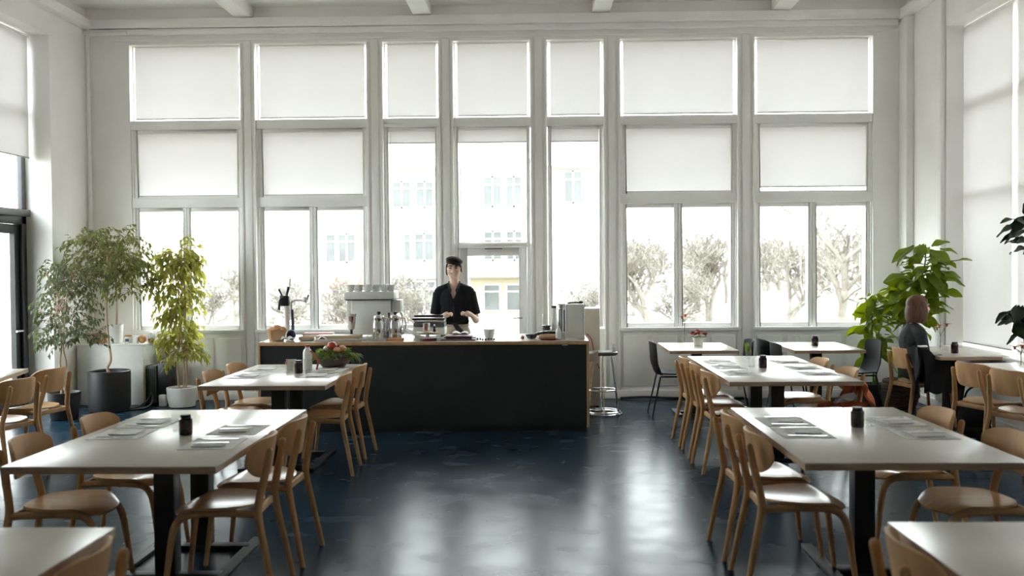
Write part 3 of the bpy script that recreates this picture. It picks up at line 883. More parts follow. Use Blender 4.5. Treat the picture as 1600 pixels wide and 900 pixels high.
CANP = None
def candle(x, y, where, z=.7405):
    global CANP
    lab = 'dark maroon candle jar ' + where
    if CANP is None:
        t = thing('candle_jar', lab, 'candle', (x, y, z), 0, 'dark maroon candle jars')
        MB().lathe([(.034, 0), (.036, .008), (.036, .086), (.029, .094), (.029, .100), (.026, .100), (.026, .09), (.0, .09)], 24).build('jar', M['maroon'], t)
        MB().lathe([(.0275, .0), (.0275, .012), (.025, .012)], 20, (0, 0, .0985)).build('rim', M['black'], t)
        CANP = t
    else: dup(CANP, (x, y, z), 0, lab)
TUMP = None
def tumbler(x, y, where, z=.7405, h=.095, s=1.0):
    global TUMP
    lab = 'clear glass tumbler ' + where
    if TUMP is None:
        o = MB().lathe([(.028, 0), (.034, .095), (.0325, .095), (.027, .006), (.0, .006)], 22).build('tumbler', M['tumbler'])
        tag(o, lab, 'glass', 'clear tumblers'); o.location = (x, y, z); TUMP = o
    else:
        o = TUMP.copy(); COL.objects.link(o); o.location = (x, y, z); o['label'] = lab
    o.scale = (s, s, h / .095)
candle(-1.925, 5.36, 'on the front left table')
tumbler(-2.01, 5.47, 'left of the candle jar on the front left table')
tumbler(-1.86, 5.45, 'right of the candle jar on the front left table')
candle(1.765, 5.55, 'on the front right table')
tumbler(1.68, 5.64, 'left of the candle jar on the front right table')
tumbler(1.85, 5.60, 'right of the candle jar on the front right table')
candle(-2.055, 8.46, 'on the salad bowl table')
tumbler(-2.15, 8.50, 'left of the candle jar on the salad bowl table')
tumbler(-1.985, 8.50, 'right of the candle jar on the salad bowl table', h=.12)
candle(1.955, 8.72, 'on the long second row table')
tumbler(1.88, 8.82, 'left of the candle jar on the long second row table')
tumbler(2.04, 8.82, 'right of the candle jar on the long second row table')
candle(3.05, 11.05, 'on the small cafe table below the seventh window')
tumbler(2.90, 11.25, 'left of the candle jar on the cafe table below the seventh window')
candle(4.16, 10.05, 'on the side table in front of the seated woman')
candle(4.15, 8.42, 'on the side table at the right edge')

# water bottle with a red ribbon, card, and the salad bowl on the second left table
t = thing('water_bottle', 'white bottle with red cap and ribbon on the salad bowl table', 'bottle', (-2.045, 8.75, .7405))
MB().lathe([(.038, 0), (.04, .01), (.04, .15), (.034, .175), (.02, .19), (.02, .20)], 24).build('body', M['white'], t)
MB().lathe([(.022, .20), (.022, .222), (.0, .224)], 16).build('cap', M['red'], t)
MB().sheet(lambda u, v: (.038 + .05 * u + .03 * sin(u * 3), -.045 + v * .004 + .02 * sin(u * 4), .17 - .165 * u), 12, 1, .016).build('ribbon', M['red'], t)
t = thing('table_card', 'folded white card with red edge standing left of the candle on the salad bowl table', 'card', (-2.17, 8.68, .7405), .4)
MB().add([(-.04, -.03, 0), (.04, -.03, 0), (.04, 0, .10), (-.04, 0, .10), (-.04, .03, 0), (.04, .03, 0)], [(0, 1, 2, 3), (3, 2, 5, 4)]).build('card_fold', M['paper'], t, smooth=False)
MB().box(-.045, -.038, -.012, .012, .05, .10).build('red_edge', M['red'], t)
SBX, SBY = -1.86, 8.98
o = MB().lathe([(.07, 0), (.10, .005), (.145, .045), (.165, .085), (.158, .085), (.138, .046), (.095, .012), (0, .012)], 32).build('salad_bowl', M['bowl'])
tag(o, 'wide brown stoneware bowl full of greens on the table before the counter', 'bowl'); o.location = (SBX, SBY, .7405)
rnd = random.Random(5)
m = MB()
for k in range(170):
    a = rnd.uniform(0, 2 * pi); r = .155 * sqrt(rnd.random())
    p = Vector((r * cos(a), r * sin(a), .07 + .075 * (1 - (r / .17) ** 2) + rnd.uniform(-.015, .02)))
    d = Vector((cos(a) * .8 + rnd.gauss(0, .4), sin(a) * .8 + rnd.gauss(0, .4), rnd.uniform(-.1, .8)))
    m.leaf(p, d, (rnd.gauss(0, .5), rnd.gauss(0, .5), 1), rnd.uniform(.05, .09), rnd.uniform(.03, .05), .3, .3)
for k in range(26):
    p = Vector((.15 + rnd.uniform(-.02, .05), rnd.uniform(-.1, .1), .09 + rnd.uniform(-.02, .03)))
    m.leaf(p, (1, rnd.gauss(0, .4), rnd.uniform(-.9, .3)), (0, 0, 1), .07, .03, .3, .3)
o = m.build('salad_leaves', M['green']); o['kind'] = 'stuff'
tag(o, 'mixed green salad leaves heaped in the brown bowl', 'salad'); o.location = (SBX, SBY, .7405)
t = thing('tomato', 'red tomato on top of the salad in the brown bowl', 'tomato', (SBX - .005, SBY - .04, .7405 + .155))
MB().ell((0, 0, .038), (.046, .046, .040)).build('fruit', M['tomato'], t)
MB().sweep([(0, 0, .07), (.002, 0, .095)], .004, 6).build('stem', M['green'], t)
o = MB().ell((0, 0, .03), (.04, .036, .034)).build('peach', M['peach']); tag(o, 'orange pink fruit right of the tomato in the salad bowl', 'fruit'); o.location = (SBX + .085, SBY - .03, .7405 + .135)
o = MB().ell((0, 0, .02), (.034, .03, .026)).build('peach', M['peach']); tag(o, 'small pale orange piece just beside the red tomato in the salad bowl', 'fruit'); o.location = (SBX + .045, SBY - .07, .7405 + .14)
o = MB().ell((0, 0, .02), (.026, .024, .022)).build('egg', M['white']); tag(o, 'white egg piece left of the tomato in the salad bowl', 'egg'); o.location = (SBX - .062, SBY - .03, .7405 + .15)

# ------------------------------------------------------------------ counter
CX0, CX1, CY0, CY1, CZ = -2.80, 0.50, 9.84, 10.92, 0.90
t = thing('counter', 'long black fronted service counter with plywood edges', 'counter', ((CX0 + CX1) / 2, CY0, 0))
hw = (CX1 - CX0) / 2; dp = CY1 - CY0
MB().box(-hw, hw, 0, dp, CZ - .036, CZ - .003).build('worktop_core', M['wood'], t, bevel=.002)
MB().box(-hw + .001, hw - .001, .002, dp - .002, CZ - .003, CZ).build('worktop_surface', M['lam'], t)
for s in (-1, 1):
    x = s * (hw - .0125)
    MB().box(x - .0125, x + .0125, 0.0, dp, .04, CZ - .036).build('side_panel', M['wood'], t, bevel=.002)
MB().box(-hw + .025, hw - .025, .012, .034, .06, CZ - .036).build('front_panel', M['counter'], t)
MB().box(-hw + .03, hw - .03, .03, .05, 0.0, .06).build('plinth', M['black'], t)
MB().box(-hw + .025, hw - .025, .034, dp - .05, .30, .32).build('shelf', M['board'], t)
MB().box(hw - .265, hw - .21, .007, .012, CZ - .049, CZ - .037).build('tag_plate', M['steel'], t)

def ct(x, y, z=0.0): return (x, y, CZ + z + .0005)
# egg / roll basket
t = thing('roll_basket', 'pale brown basket of rolls at the left end of the counter', 'basket', ct(-2.655, 10.02))
MB().lathe([(.072, 0), (.074, .004), (.102, .115), (.097, .115), (.07, .01), (0, .01)], 28).build('basket_body', M['kraft'], t)
MB().sheet(lambda u, v: (.1 * (u - .5) * 1.0 + .02, -.088 - .018 * v, .02 + .09 * v + .03 * u * v), 6, 4, .003).build('paper_fold', M['kraft'], t)
o = None
for k, (dx, dy, dz) in enumerate(((-.045, -.03, .10), (.04, -.035, .10), (0, .02, .13), (-.05, .04, .105), (.05, .045, .105), (0, -.055, .098))):
    if o is None:
        o = MB().ell((0, 0, 0), (.045, .042, .036)).build('bread_roll', M['bread']); p = o
    else:
        p = o.copy(); COL.objects.link(p)
    p.location = (-2.655 + dx, 10.02 + dy, CZ + dz)
    tag(p, ['brown roll at the front left', 'brown roll at the front right', 'brown roll on top', 'brown roll at the back left', 'brown roll at the back right', 'brown roll at the very front'][k] + ' of the basket on the counter', 'bread roll', 'rolls in the basket')
o = MB().ell((0, 0, .055), (.05, .04, .055)).build('jar_lid_ball', M['navy']); o.name = 'blue_jug'
tag(o, 'round dark blue jug just behind the roll basket on the counter', 'jug'); o.location = ct(-2.53, 10.12)
# tap tower
t = thing('tap_tower', 'white drinks tap tower with black levers on the left of the counter', 'tap', ct(-2.655, 10.45))
MB().lathe([(.07, 0), (.07, .02), (.028, .03), (.028, .34), (.034, .35), (.034, .40), (.0, .41)], 20).build('column', M['white'], t)
MB().box(-.065, .035, -.055, .02, .34, .45).build('tap_head', M['blackp'], t, bevel=.012)
MB().sweep(curve([(-.02, -.05, .42), (-.05, -.09, .40), (-.06, -.10, .30)], 4), .013, 8).build('spout', M['blackp'], t)
MB().sweep([(0, -.02, .44), (.03, -.05, .53)], [.012, .016], 8, round_ends=True).build('lever', M['blackp'], t)
MB().sweep([(-.04, -.02, .44), (-.07, -.04, .51)], [.008, .011], 8, round_ends=True).build('lever', M['blackp'], t)
MB().sweep([(.04, -.03, .52), (.05, -.05, .62)], [.007, .01], 8, round_ends=True).build('lever', M['white'], t)
MB().sweep(curve([(.06, 0, 0), (.06, 0, .15), (.055, 0, .30)], 4), .016, 8).build('hose', M['navy'], t)
MB().sweep(curve([(.05, 0, .30), (.055, 0, .38), (.12, -.02, .40), (.18, -.03, .40)], 4), .012, 8).build('side_arm', M['white'], t)
MB().ell((.20, -.03, .405), (.03, .022, .03)).build('side_knob', M['machine'], t)
MB().sweep([(.21, -.03, .38), (.24, -.04, .45)], [.008, .010], 8, round_ends=True).build('lever', M['grey'], t)
# plate with pastry, red book, boards
t = thing('serving_plate', 'white plate with dark crumbs right of the roll basket', 'plate', ct(-2.36, 10.06))
MB().lathe([(.06, 0), (.09, .012), (.115, .022), (.111, .022), (.085, .014), (0, .012)], 28).build('dish', M['white'], t)
o = MB().ell((0, 0, .015), (.085, .06, .022)).build('pastry', M['kraft']); tag(o, 'flat pale pastry on the white plate by the roll basket', 'pastry'); o.location = ct(-2.36, 10.06, .012)
o = MB().sheet(lambda u, v: (-.06 + .12 * u, -.05 + .1 * v, .02 + .035 * abs(sin(u * 5 + v * 3)) * (1 - abs(v - .5))), 12, 8, .003).build('napkin', M['paper'])
tag(o, 'crumpled white paper napkin beside the white plate on the counter', 'napkin'); o.location = ct(-2.52, 9.95)
o = MB().sheet(lambda u, v: (-.07 + .14 * u, -.05 + .1 * v, .008 + .055 * (1 - abs(2 * u - 1)) * (.4 + .6 * sin(v * 3 + u))), 12, 8, .003).build('napkin', M['paper'])
tag(o, 'white folded cloth standing in front of the cutting boards', 'cloth'); o.location = ct(-2.17, 9.95)
t = thing('book', 'dull red book lying behind the cutting boards on the counter', 'book', ct(-2.32, 10.46), .08)
MB().box(-.155, .155, -.10, .10, .0, .006).box(-.155, .155, -.10, .10, .046, .052).box(-.155, -.147, -.1, .1, .006, .046).build('cover', M['red'], t, bevel=.001)
MB().box(-.147, .152, -.097, .097, .006, .046).build('pages', M['paper'], t)
t = thing('cutting_board', 'pale wooden cutting board, lower of the two stacked on the counter', 'board', ct(-2.00, 10.03))
MB().box(-.235, .235, -.13, .13, 0, .024).build('board_slab', M['lam'], t, bevel=.005)
t = thing('cutting_board', 'brown wooden cutting board, upper of the two stacked on the counter', 'board', ct(-2.02, 10.07, .0245), .04)
MB().box(-.225, .215, -.12, .12, 0, .030).build('board_slab', M['board'], t, bevel=.005)
# paper cup
t = thing('paper_cup', 'tall white cup with red and black print before the espresso machine', 'cup', ct(-1.945, 10.30)); t.scale = (1.2, 1.2, 1.08)
MB().lathe([(.026, .09), (.028, .092), (.044, .235), (.047, .24), (.041, .24), (.027, .10), (.0, .10)], 24).build('cup_wall', M['white'], t)
for a0, z0, h, mt in ((-1.9, .17, .045, 'blackp'), (-1.6, .165, .05, 'red'), (-1.35, .15, .065, 'red'), (-1.15, .175, .04, 'blackp')):
    MB().sheet(lambda u, v: ((.0285 + .016 * ((z0 + h * v - .092) / .143) + .0008) * cos(a0 + .16 * u), (.0285 + .016 * ((z0 + h * v - .092) / .143) + .0008) * sin(a0 + .16 * u), z0 + h * v), 3, 2, .0006).build('print_mark', M[mt], t)
MB().lathe([(.035, 0), (.035, .012), (.011, .016), (.011, .085), (.026, .09)], 16).build('stand', M['navy'], t)
# espresso machine
t = thing('espresso_machine', 'grey white espresso machine seen from behind on the counter', 'coffee machine', ct(-1.765, 10.58))
MB().box(-.20, .21, -.16, .16, .03, .40).build('body', M['machine'], t, bevel=.012)
MB().box(-.27, .255, -.19, .20, .405, .485).build('cup_tray', M['machine'], t, bevel=.008)
MB().box(-.265, .25, -.185, .195, .398, .405).build('tray_gap', M['black'], t)
MB().box(.215, .31, -.10, .14, .26, .395).build('side_box', M['white'], t, bevel=.012)
MB().box(-.27, -.205, -.08, .14, .25, .395).build('side_box', M['white'], t, bevel=.012)
for sx in (-1, 1):
    for sy in (-1, 1): MB().lathe([(.02, 0), (.02, .03)], 12, (sx * .16, sy * .12, 0)).build('foot', M['black'], t)
MB().sweep(curve([(.24, .14, .30), (.28, .20, .22), (.29, .22, .10)], 4), .008, 8).build('steam_wand', M['chrome'], t)
CUPP = None
def cup(x, y, z, label, s=1.0, group=None):
    global CUPP
    if CUPP is None:
        c = thing('coffee_cup', label, 'cup', (x, y, z))
        MB().lathe([(.024, 0), (.03, .006), (.038, .05), (.039, .062), (.0365, .062), (.03, .012), (0, .01)], 22).build('cup_bowl', M['white'], c)
        MB().sweep(curve([(.035, 0, .05), (.055, 0, .048), (.058, 0, .03), (.034, 0, .018)], 4), .005, 6).build('handle', M['white'], c)
        CUPP = c
    else:
        c = dup(CUPP, (x, y, z), random.Random(int(x * 999)).uniform(0, 6), label)
    if group: c['group'] = group
    elif 'group' in c.keys(): del c['group']
    c.scale = (s, s, s)
k = 0
rows = [(-.22, -.10), (-.13, -.09), (-.04, -.10), (.05, -.10), (.14, -.09), (.21, -.10), (-.18, .06), (-.07, .07), (.03, .06), (.12, .07)]
nth = ['leftmost', 'second', 'third', 'fourth', 'fifth', 'rightmost']
for k, (dx, dy) in enumerate(rows):
    if k < 6: lab = 'white cup on top of the espresso machine, front row, %s from the left' % nth[k] if 0 < k < 5 else 'white cup on top of the espresso machine, %s of the front row' % nth[k]
    else: lab = 'white cup on top of the espresso machine, back row, %s from the left' % ['first', 'second', 'third', 'fourth'][k - 6]
    cup(-1.765 + dx, 10.58 + dy, CZ + .486, lab, 1.15, 'cups on the espresso machine')
# glass carafes
def carafe(x, y, label):
    t = thing('coffee_carafe', label, 'carafe', ct(x, y), 0, 'chrome carafes')
    MB().lathe([(.062, 0), (.066, .006), (.066, .14), (.058, .20), (.052, .235), (.050, .235), (.056, .20), (.063, .14), (.062, .01), (0, .008)], 26).build('jug', M['chrome'], t)
    MB().lathe([(.058, .19), (.060, .195), (.056, .245), (.03, .262), (.0, .264)], 24).build('lid', M['chrome'], t)
    MB().lathe([(.017, .255), (.02, .262), (.02, .285), (.0, .29)], 14).build('lid_knob', M['blackp'], t)
    MB().sweep(curve([(.06, 0, .22), (.10, 0, .21), (.105, 0, .12), (.068, 0, .05)], 5), .009, 8).build('handle', M['chrome'], t)
    for a in (2.6, 3.6, 4.3, 5.2): MB().box(.0662 * cos(a) - .004, .0662 * cos(a) + .004, .0662 * sin(a) - .004, .0662 * sin(a) + .004, .01, .20).build('band', M['white'], t)  # white strips painted on as upright reflections in the jug
carafe(-1.63, 10.13, 'chrome carafe with black lid knob, left of the pair before the espresso machine')
carafe(-1.46, 10.13, 'chrome carafe with black lid knob, right of the pair before the espresso machine')
t = thing('blue_bottle', 'slim blue bottle standing between the two chrome carafes', 'bottle', ct(-1.545, 10.26))
MB().lathe([(.022, 0), (.024, .005), (.024, .2), (.01, .225), (.01, .25)], 16).build('body', M['navy'], t)
MB().lathe([(.012, .25), (.012, .268), (0, .27)], 12).build('stopper', M['blackp'], t)
for k, (x, y) in enumerate(((-1.75, 10.02), (-1.69, 9.98), (-1.62, 9.96))):
    tumbler(x, y, ['leftmost', 'in the middle', 'rightmost'][k] + ' of three below the chrome carafes on the counter', CZ + .0005, .07, .9)
o = MB().box(-.085, .085, -.05, .05, 0, .028).build('wooden_block', M['bread'], bevel=.004); tag(o, 'reddish brown wooden block below the right carafe', 'block'); o.location = ct(-1.44, 9.96)
o = MB().sheet(lambda u, v: (-.12 + .24 * u, -.08 + .16 * v, .01 + (.15 * (1 - u) ** 1.6) * (1 - .5 * abs(2 * v - 1)) + .012 * sin(v * 9 + u * 4)), 16, 10, .004).build('tea_towel', M['paper'])
tag(o, 'white tea towel heaped beside the right chrome carafe', 'towel'); o.location = ct(-1.26, 10.16)
# contact grill
t = thing('contact_grill', 'grey and black contact grill behind the tea towel, left of the barista', 'grill', ct(-1.16, 10.62))
MB().box(-.17, .17, -.12, .14, .02, .10).build('base', M['machine'], t, bevel=.008)
MB().box(-.165, .165, -.115, .135, .105, .15).build('lower_plate', M['grey'], t, bevel=.006)
MB().box(-.165, .165, -.11, .13, .155, .205).build('lid', M['steel'], t, bevel=.01)
MB().box(-.155, .155, -.115, -.10, .205, .232).build('lid_strip', M['blackp'], t, bevel=.004)
MB().sweep([(-.17, -.16, .19), (.17, -.16, .19)], .011, 8).build('handle', M['blackp'], t)
for s in (-1, 1): MB().box(s * .165 - .008, s * .165 + .008, -.165, -.10, .18, .20).build('handle_arm', M['blackp'], t)
for sx in (-1, 1):
    for sy in (-1, 1): MB().lathe([(.015, 0), (.015, .02)], 10, (sx * .14, sy * .1, 0)).build('foot', M['black'], t)
# board with cake and steel cup
t = thing('cake_stand', 'wooden topped cake stand holding a steel cup beside the barista', 'stand', ct(-1.13, 10.10))
MB().lathe([(.07, 0), (.07, .008), (.02, .015), (.02, .062), (.05, .066)], 24).build('pedestal', M['white'], t)
MB().lathe([(.0, .066), (.115, .066), (.118, .070), (.118, .078), (.0, .078)], 32).build('plate', M['board'], t)
o = MB().lathe([(.085, 0), (.088, .005), (.085, .03), (.07, .036), (0, .036)], 24).build('berry_tart', M['mauve']); tag(o, 'dark red tart on the counter in front of the cake stand', 'cake'); o.location = ct(-1.10, 9.94); 
t = thing('steel_cup', 'small steel cup with a dark handle on the wooden cake stand', 'cup', ct(-1.14, 10.10, .0785))
MB().lathe([(.03, 0), (.034, .004), (.037, .09), (.035, .09), (.031, .008), (0, .008)], 22).build('cup_wall', M['chrome'], t)
MB().box(-.008, .008, -.046, -.034, .015, .075).build('handle', M['red'], t, bevel=.003)
t = thing('pepper_mill', 'small dark pepper mill right of the steel cup on the cake stand', 'mill', ct(-1.06, 10.12, .0785))
MB().lathe([(.014, 0), (.016, .005), (.011, .03), (.013, .055), (0, .06)], 14).build('body', M['blackp'], t)
MB().ell((0, 0, .066), (.009, .009, .009)).build('knob', M['chrome'], t)
o = MB().lathe([(.04, 0), (.05, .012), (.053, .03), (.05, .03), (.04, .01), (0, .008)], 22).build('small_bowl', M['white']); tag(o, 'small white bowl on the counter below the pepper mill', 'bowl'); o.location = ct(-1.0, 9.96)
# tart tray before the barista
t = thing('baking_tray', 'flat dark tray on the counter right in front of the barista', 'tray', ct(-.80, 10.06))
MB().box(-.19, .17, -.14, .14, 0, .006).build('tray_base', M['grey'], t, bevel=.002)
m = MB(); m.box(-.19, -.182, -.14, .14, .006, .016); m.box(.162, .17, -.14, .14, .006, .016); m.box(-.182, .162, -.14, -.132, .006, .016); m.box(-.182, .162, .132, .14, .006, .016)
m.build('rim', M['grey'], t)
o = MB().sheet(lambda u, v: (-.13 + .26 * u, -.09 + .18 * v, .022 + .016 * sin(u * pi) * sin(v * pi) + .004 * sin(u * 19) * sin(v * 13)), 18, 12, .03).build('berry_cake', M['mauve']); tag(o, 'dark red berry cake on the tray before the barista', 'cake'); o.location = ct(-.80, 10.06, .006)
o = MB().sheet(lambda u, v: (-.08 + .16 * u, -.05 + .1 * v, .056 + .022 * abs(sin(u * 5.5 + .5)) * (.5 + .5 * v)), 14, 8, .004).build('paper_liner', M['paper']); tag(o, 'crumpled white paper lying on the berry cake', 'paper'); o.location = ct(-.79, 10.08, .006)
BER = None
rnd = random.Random(2)
for k in range(7):
    x = -.615 + .028 * k; y = 10.0 + rnd.uniform(-.05, .05)
    if BER is None: BER = MB().ell((0, 0, .009), (.011, .011, .010), 10, 8).build('blueberry', M['navy']); p = BER
    else: p = BER.copy(); COL.objects.link(p)
    p.location = ct(x, y); tag(p, 'dark blue berry, one of a scatter right of the baking tray', 'berry', 'berries scattered by the tray')
# white bowl
t = thing('ceramic_bowl', 'deep white ceramic bowl standing alone right of the barista', 'bowl', ct(-.50, 10.12))
MB().lathe([(.034, 0), (.04, .004), (.052, .05), (.058, .10), (.054, .10), (.047, .05), (.032, .012), (0, .01)], 28).build('bowl_wall', M['white'], t)
MB().lathe([(.0595, .094), (.0605, .100), (.058, .104), (.055, .1)], 28).build('rim', M['white'], t)
# items at right end
t = thing('radish', 'small red radish on the counter between the white bowl and the pan', 'radish', ct(-.16, 10.06))
MB().ell((0, 0, .02), (.018, .018, .02)).build('root', M['tomato'], t)
MB().sweep([(-.01, 0, .01), (-.06, -.01, .006)], [.004, .0015], 6).build('tail', M['paper'], t)
t = thing('strainer', 'dark grey wire strainer lying right of the radish', 'strainer', ct(-.07, 10.08))
MB().lathe([(.0, 0), (.04, .008), (.062, .045), (.064, .05), (.058, .05), (.036, .014), (0, .008)], 24).build('mesh_bowl', M['grey'], t)
MB().sweep(curve([(.05, 0, .05), (.09, .0, .07), (.20, .02, .085)], 4), .007, 8).build('handle', M['steel'], t)
t = thing('serving_plate', 'plate with bread right of the grey strainer', 'plate', ct(.10, 10.02))
MB().lathe([(.07, 0), (.10, .01), (.13, .02), (.126, .022), (.09, .014), (0, .012)], 30).build('dish', M['red'], t)
o = MB().ell((0, 0, .02), (.10, .07, .03)).build('flatbread', M['kraft']); tag(o, 'pale bread on the plate near the right end of the counter', 'bread'); o.location = ct(.10, 10.02, .01)
o = MB().sweep(curve([(-.12, 0, .085), (-.04, -.02, .10), (.02, .02, .10), (.09, 0, .10)], 5), [.012 + .008 * sin(k * .9) ** 2 for k in range(16)], 8, round_ends=True).build('tongs', M['blackp'])
tag(o, 'black handled tongs lying over the bread plate', 'tongs'); o.location = ct(.09, 10.04, -.03)
p0 = None
for k in range(5):
    if p0 is None: p0 = MB().lathe([(.032, 0), (.04, .006), (.046, .022), (.044, .024), (.036, .01), (0, .008)], 22).build('saucer_bowl', M['grey']); p = p0
    else: p = p0.copy(); COL.objects.link(p)
    p.location = ct(.085, 10.40, .105 + .024 * k) if False else ct(.085, 10.40, .0 + .024 * k)
    tag(p, '%s grey bowl of the stack below the glass jar on the counter' % ['lowest', 'second', 'third', 'fourth', 'topmost'][k], 'bowl', 'stack of grey bowls')
t = thing('canister', 'white canister holding the grey bowls apart from the tall cylinder', 'canister', ct(.17, 10.42))
MB().lathe([(.03, 0), (.032, .004), (.032, .30), (.0, .302)], 22).build('body', M['white'], t)
MB().lathe([(.033, .30), (.033, .325), (0, .327)], 22).build('lid', M['mauve'], t)
o = MB().lathe([(.04, 0), (.045, .004), (.045, .115), (.042, .118), (.042, .006), (0, .006)], 22).build('glass_jar', M['tumbler']); tag(o, 'square shouldered clear glass jar on top of the grey bowl stack', 'jar'); o.location = ct(.085, 10.40, .121)
t = thing('steel_urn', 'tall ribbed steel cylinder beside the grey appliance', 'urn', ct(.245, 10.25))
MB().lathe([(.055, 0), (.058, .005), (.058, .34), (.05, .352), (.0, .354)], 28).build('body', M['steel'], t)
for z in (.05, .29): MB().lathe([(.0585, z), (.060, z + .004), (.060, z + .012), (.0585, z + .016)], 28).build('band', M['chrome'], t)
for a in (-2.2, -1.7, -1.2): MB().box(.058 * cos(a) - .004, .058 * cos(a) + .004, .058 * sin(a) - .006, .058 * sin(a) + .004, .07, .29).build('rib', M['grey'], t)
t = thing('squeeze_bottle', 'small cream bottle in front of the steel cylinder', 'bottle', ct(.20, 9.97))
MB().lathe([(.026, 0), (.028, .005), (.028, .09), (.012, .12), (.008, .14), (0, .142)], 18).build('body', M['white'], t)
MB().lathe([(.0285, .03), (.0285, .07)], 18).build('band', M['paper'], t)
t = thing('grey_appliance', 'pale grey box shaped grinder at the right end of the counter', 'appliance', ct(.37, 10.15))
MB().box(-.085, .085, -.13, .13, .01, .345).build('housing', M['machine'], t, bevel=.012)
MB().box(-.095, -.085, -.13, .13, .0, .35).box(.085, .095, -.13, .13, .0, .35).build('side_trim', M['white'], t, bevel=.003)
MB().box(-.085, .085, -.12, .12, .345, .353).build('top_plate', M['paper'], t)
t = thing('ladle', 'dark utensil lying on top of the grey grinder', 'utensil', ct(.37, 10.15, .3535))
MB().sweep(curve([(-.07, 0, .008), (0, .01, .012), (.05, 0, .01)], 4), .008, 8).build('handle', M['blackp'], t)
MB().ell((.065, 0, .016), (.025, .02, .014)).build('head', M['blackp'], t)

# beige cabinet, hanging stool etc. behind the right end of the counter
t = thing('fridge_box', 'beige metal cabinet standing behind the right end of the counter', 'cabinet', (.575, 11.62, 0))
MB().box(-.13, .13, -.2, .2, .03, 1.135).build('housing', M['beige'], t, bevel=.008)
MB().box(-.132, .132, -.202, .202, 1.135, 1.15).build('top', M['machine'], t, bevel=.004)
MB().sweep(curve([(-.02, -.215, .86), (.03, -.22, .80), (.06, -.215, .66), (.12, -.215, .46)], 6), .006, 6).build('red_cord', M['tomato'], t)
for sx in (-1, 1):
    for sy in (-1, 1): MB().lathe([(.02, 0), (.02, .03)], 10, (sx * .10, sy * .16, 0)).build('foot', M['black'], t)
o = MB().ell((0, 0, .03), (.03, .03, .03)).build('lid_ball', M['blackp']); o.name = 'round_timer'; tag(o, 'small round black timer on top of the beige cabinet', 'timer'); o.location = (.52, 11.5, 1.151)

t = thing('bar_stool', 'tall steel wire bar stool with ring base right of the counter', 'stool', (.71, 11.0, 0))
def ring(r, z, n=28): return [(r * cos(2 * pi * k / n), r * sin(2 * pi * k / n), z) for k in range(n + 1)]
MB().sweep(ring(.205, .012), .009, 8).build('base_ring', M['chrome'], t)
MB().sweep(ring(.19, .035), .007, 8).build('base_ring', M['chrome'], t)
MB().sweep(ring(.155, .27), .008, 8).build('foot_ring', M['chrome'], t)
for a in (.5, 1.57, 2.64, 3.7, 4.71, 5.75):
    MB().sweep(curve([(.195 * cos(a), .195 * sin(a), .012), (.17 * cos(a), .17 * sin(a), .20), (.13 * cos(a), .13 * sin(a), .50), (.10 * cos(a), .10 * sin(a), .66)], 4), .0075, 8).build('leg', M['chrome'], t)
MB().lathe([(.0, .655), (.155, .655), (.165, .665), (.165, .685), (.155, .695), (0, .688)], 30).build('seat', M['grey'], t)
o = MB().sheet(lambda u, v: (-.15 + .2 * u, -.14 + .1 * v + .02 * sin(u * 6), .70 - .14 * v * (1 - .2 * u) + .015 * sin(u * 8 + v * 3)), 14, 10, .006).build('apron_cloth', M['paper'])
tag(o, 'white crumpled cloth hanging over the bar stool seat', 'cloth'); o.location = (.60, 10.96, 0.0)
t = thing('soap_bottle', 'little white pump bottle on the bar stool', 'bottle', (.83, 11.0, .690))
MB().lathe([(.022, 0), (.024, .005), (.024, .05), (.010, .06), (.010, .08)], 16).build('body', M['white'], t)
MB().box(-.035, .015, -.008, .008, .08, .092).build('pump', M['white'], t, bevel=.003)

# ------------------------------------------------------------------ black cafe chairs
def cafe_proto():
    t = thing('cafe_chair', 'proto', 'chair')
    def shell(u, v):
        a = 2 * u - 1
        if v < .5:
            s = v / .5
            y = .22 - .40 * s; z = .455 - .012 * sin(s * pi) - .02 * max(0, .25 - s) * 4 * .5
            w = .20 + .02 * s
            y2, z2 = y, z + .02 * a * a
        else:
            s = (v - .5) / .5
            ang = s * 1.0
            y = -.18 - .045 * min(1, s * 3) - .025 * s; z = .455 + .03 * min(1, s * 3) + .345 * max(0, s - .06)
            w = .22 - .02 * s
            y2, z2 = y + .05 * a * a, z - .02 * abs(a) ** 4 * s
        return (w * a, y2, z2)
    MB().sheet(lambda u, v: shell(1 - u, 1 - v), 12, 20, .010).build('shell', M['shell'], t)
    for s in (-1, 1):
        MB().sweep(curve([(s * .225, .235, 0), (s * .20, .20, .2), (s * .175, .17, .43)], 4), .009, 8).build('leg', M['black'], t)
        MB().sweep(curve([(s * .225, -.245, 0), (s * .20, -.20, .2), (s * .175, -.15, .43)], 4), .009, 8).build('leg', M['black'], t)
        MB().sweep([(s * .175, .17, .43), (s * .175, -.15, .43)], .009, 8).build('seat_rail', M['black'], t)
    return t
CF = cafe_proto(); cf = []
def cafe(x, y, rz, label):
    if not cf: CF.location = (x, y, 0); CF.rotation_euler = (0, 0, rz); CF['label'] = label; CF['group'] = 'black shell chairs'; cf.append(CF)
    else: cf.append(dup(CF, (x, y, 0), rz, label, 'black shell chairs'))
cafe(1.47, 10.98, -pi / 2, 'black shell chair with steel legs left of the cafe table with red flowers')
cafe(2.14, 11.15, pi / 2, 'black shell chair right of the cafe table with red flowers')
cafe(2.72, 11.25, -pi / 2 + .1, 'black shell chair left of the candle cafe table, farther from the camera')
cafe(2.74, 10.72, -pi / 2 + .05, 'black shell chair left of the candle cafe table, nearer the camera')
cafe(3.48, 11.0, pi / 2 + .1, 'black shell chair right of the candle cafe table, near the broad leaved plant')

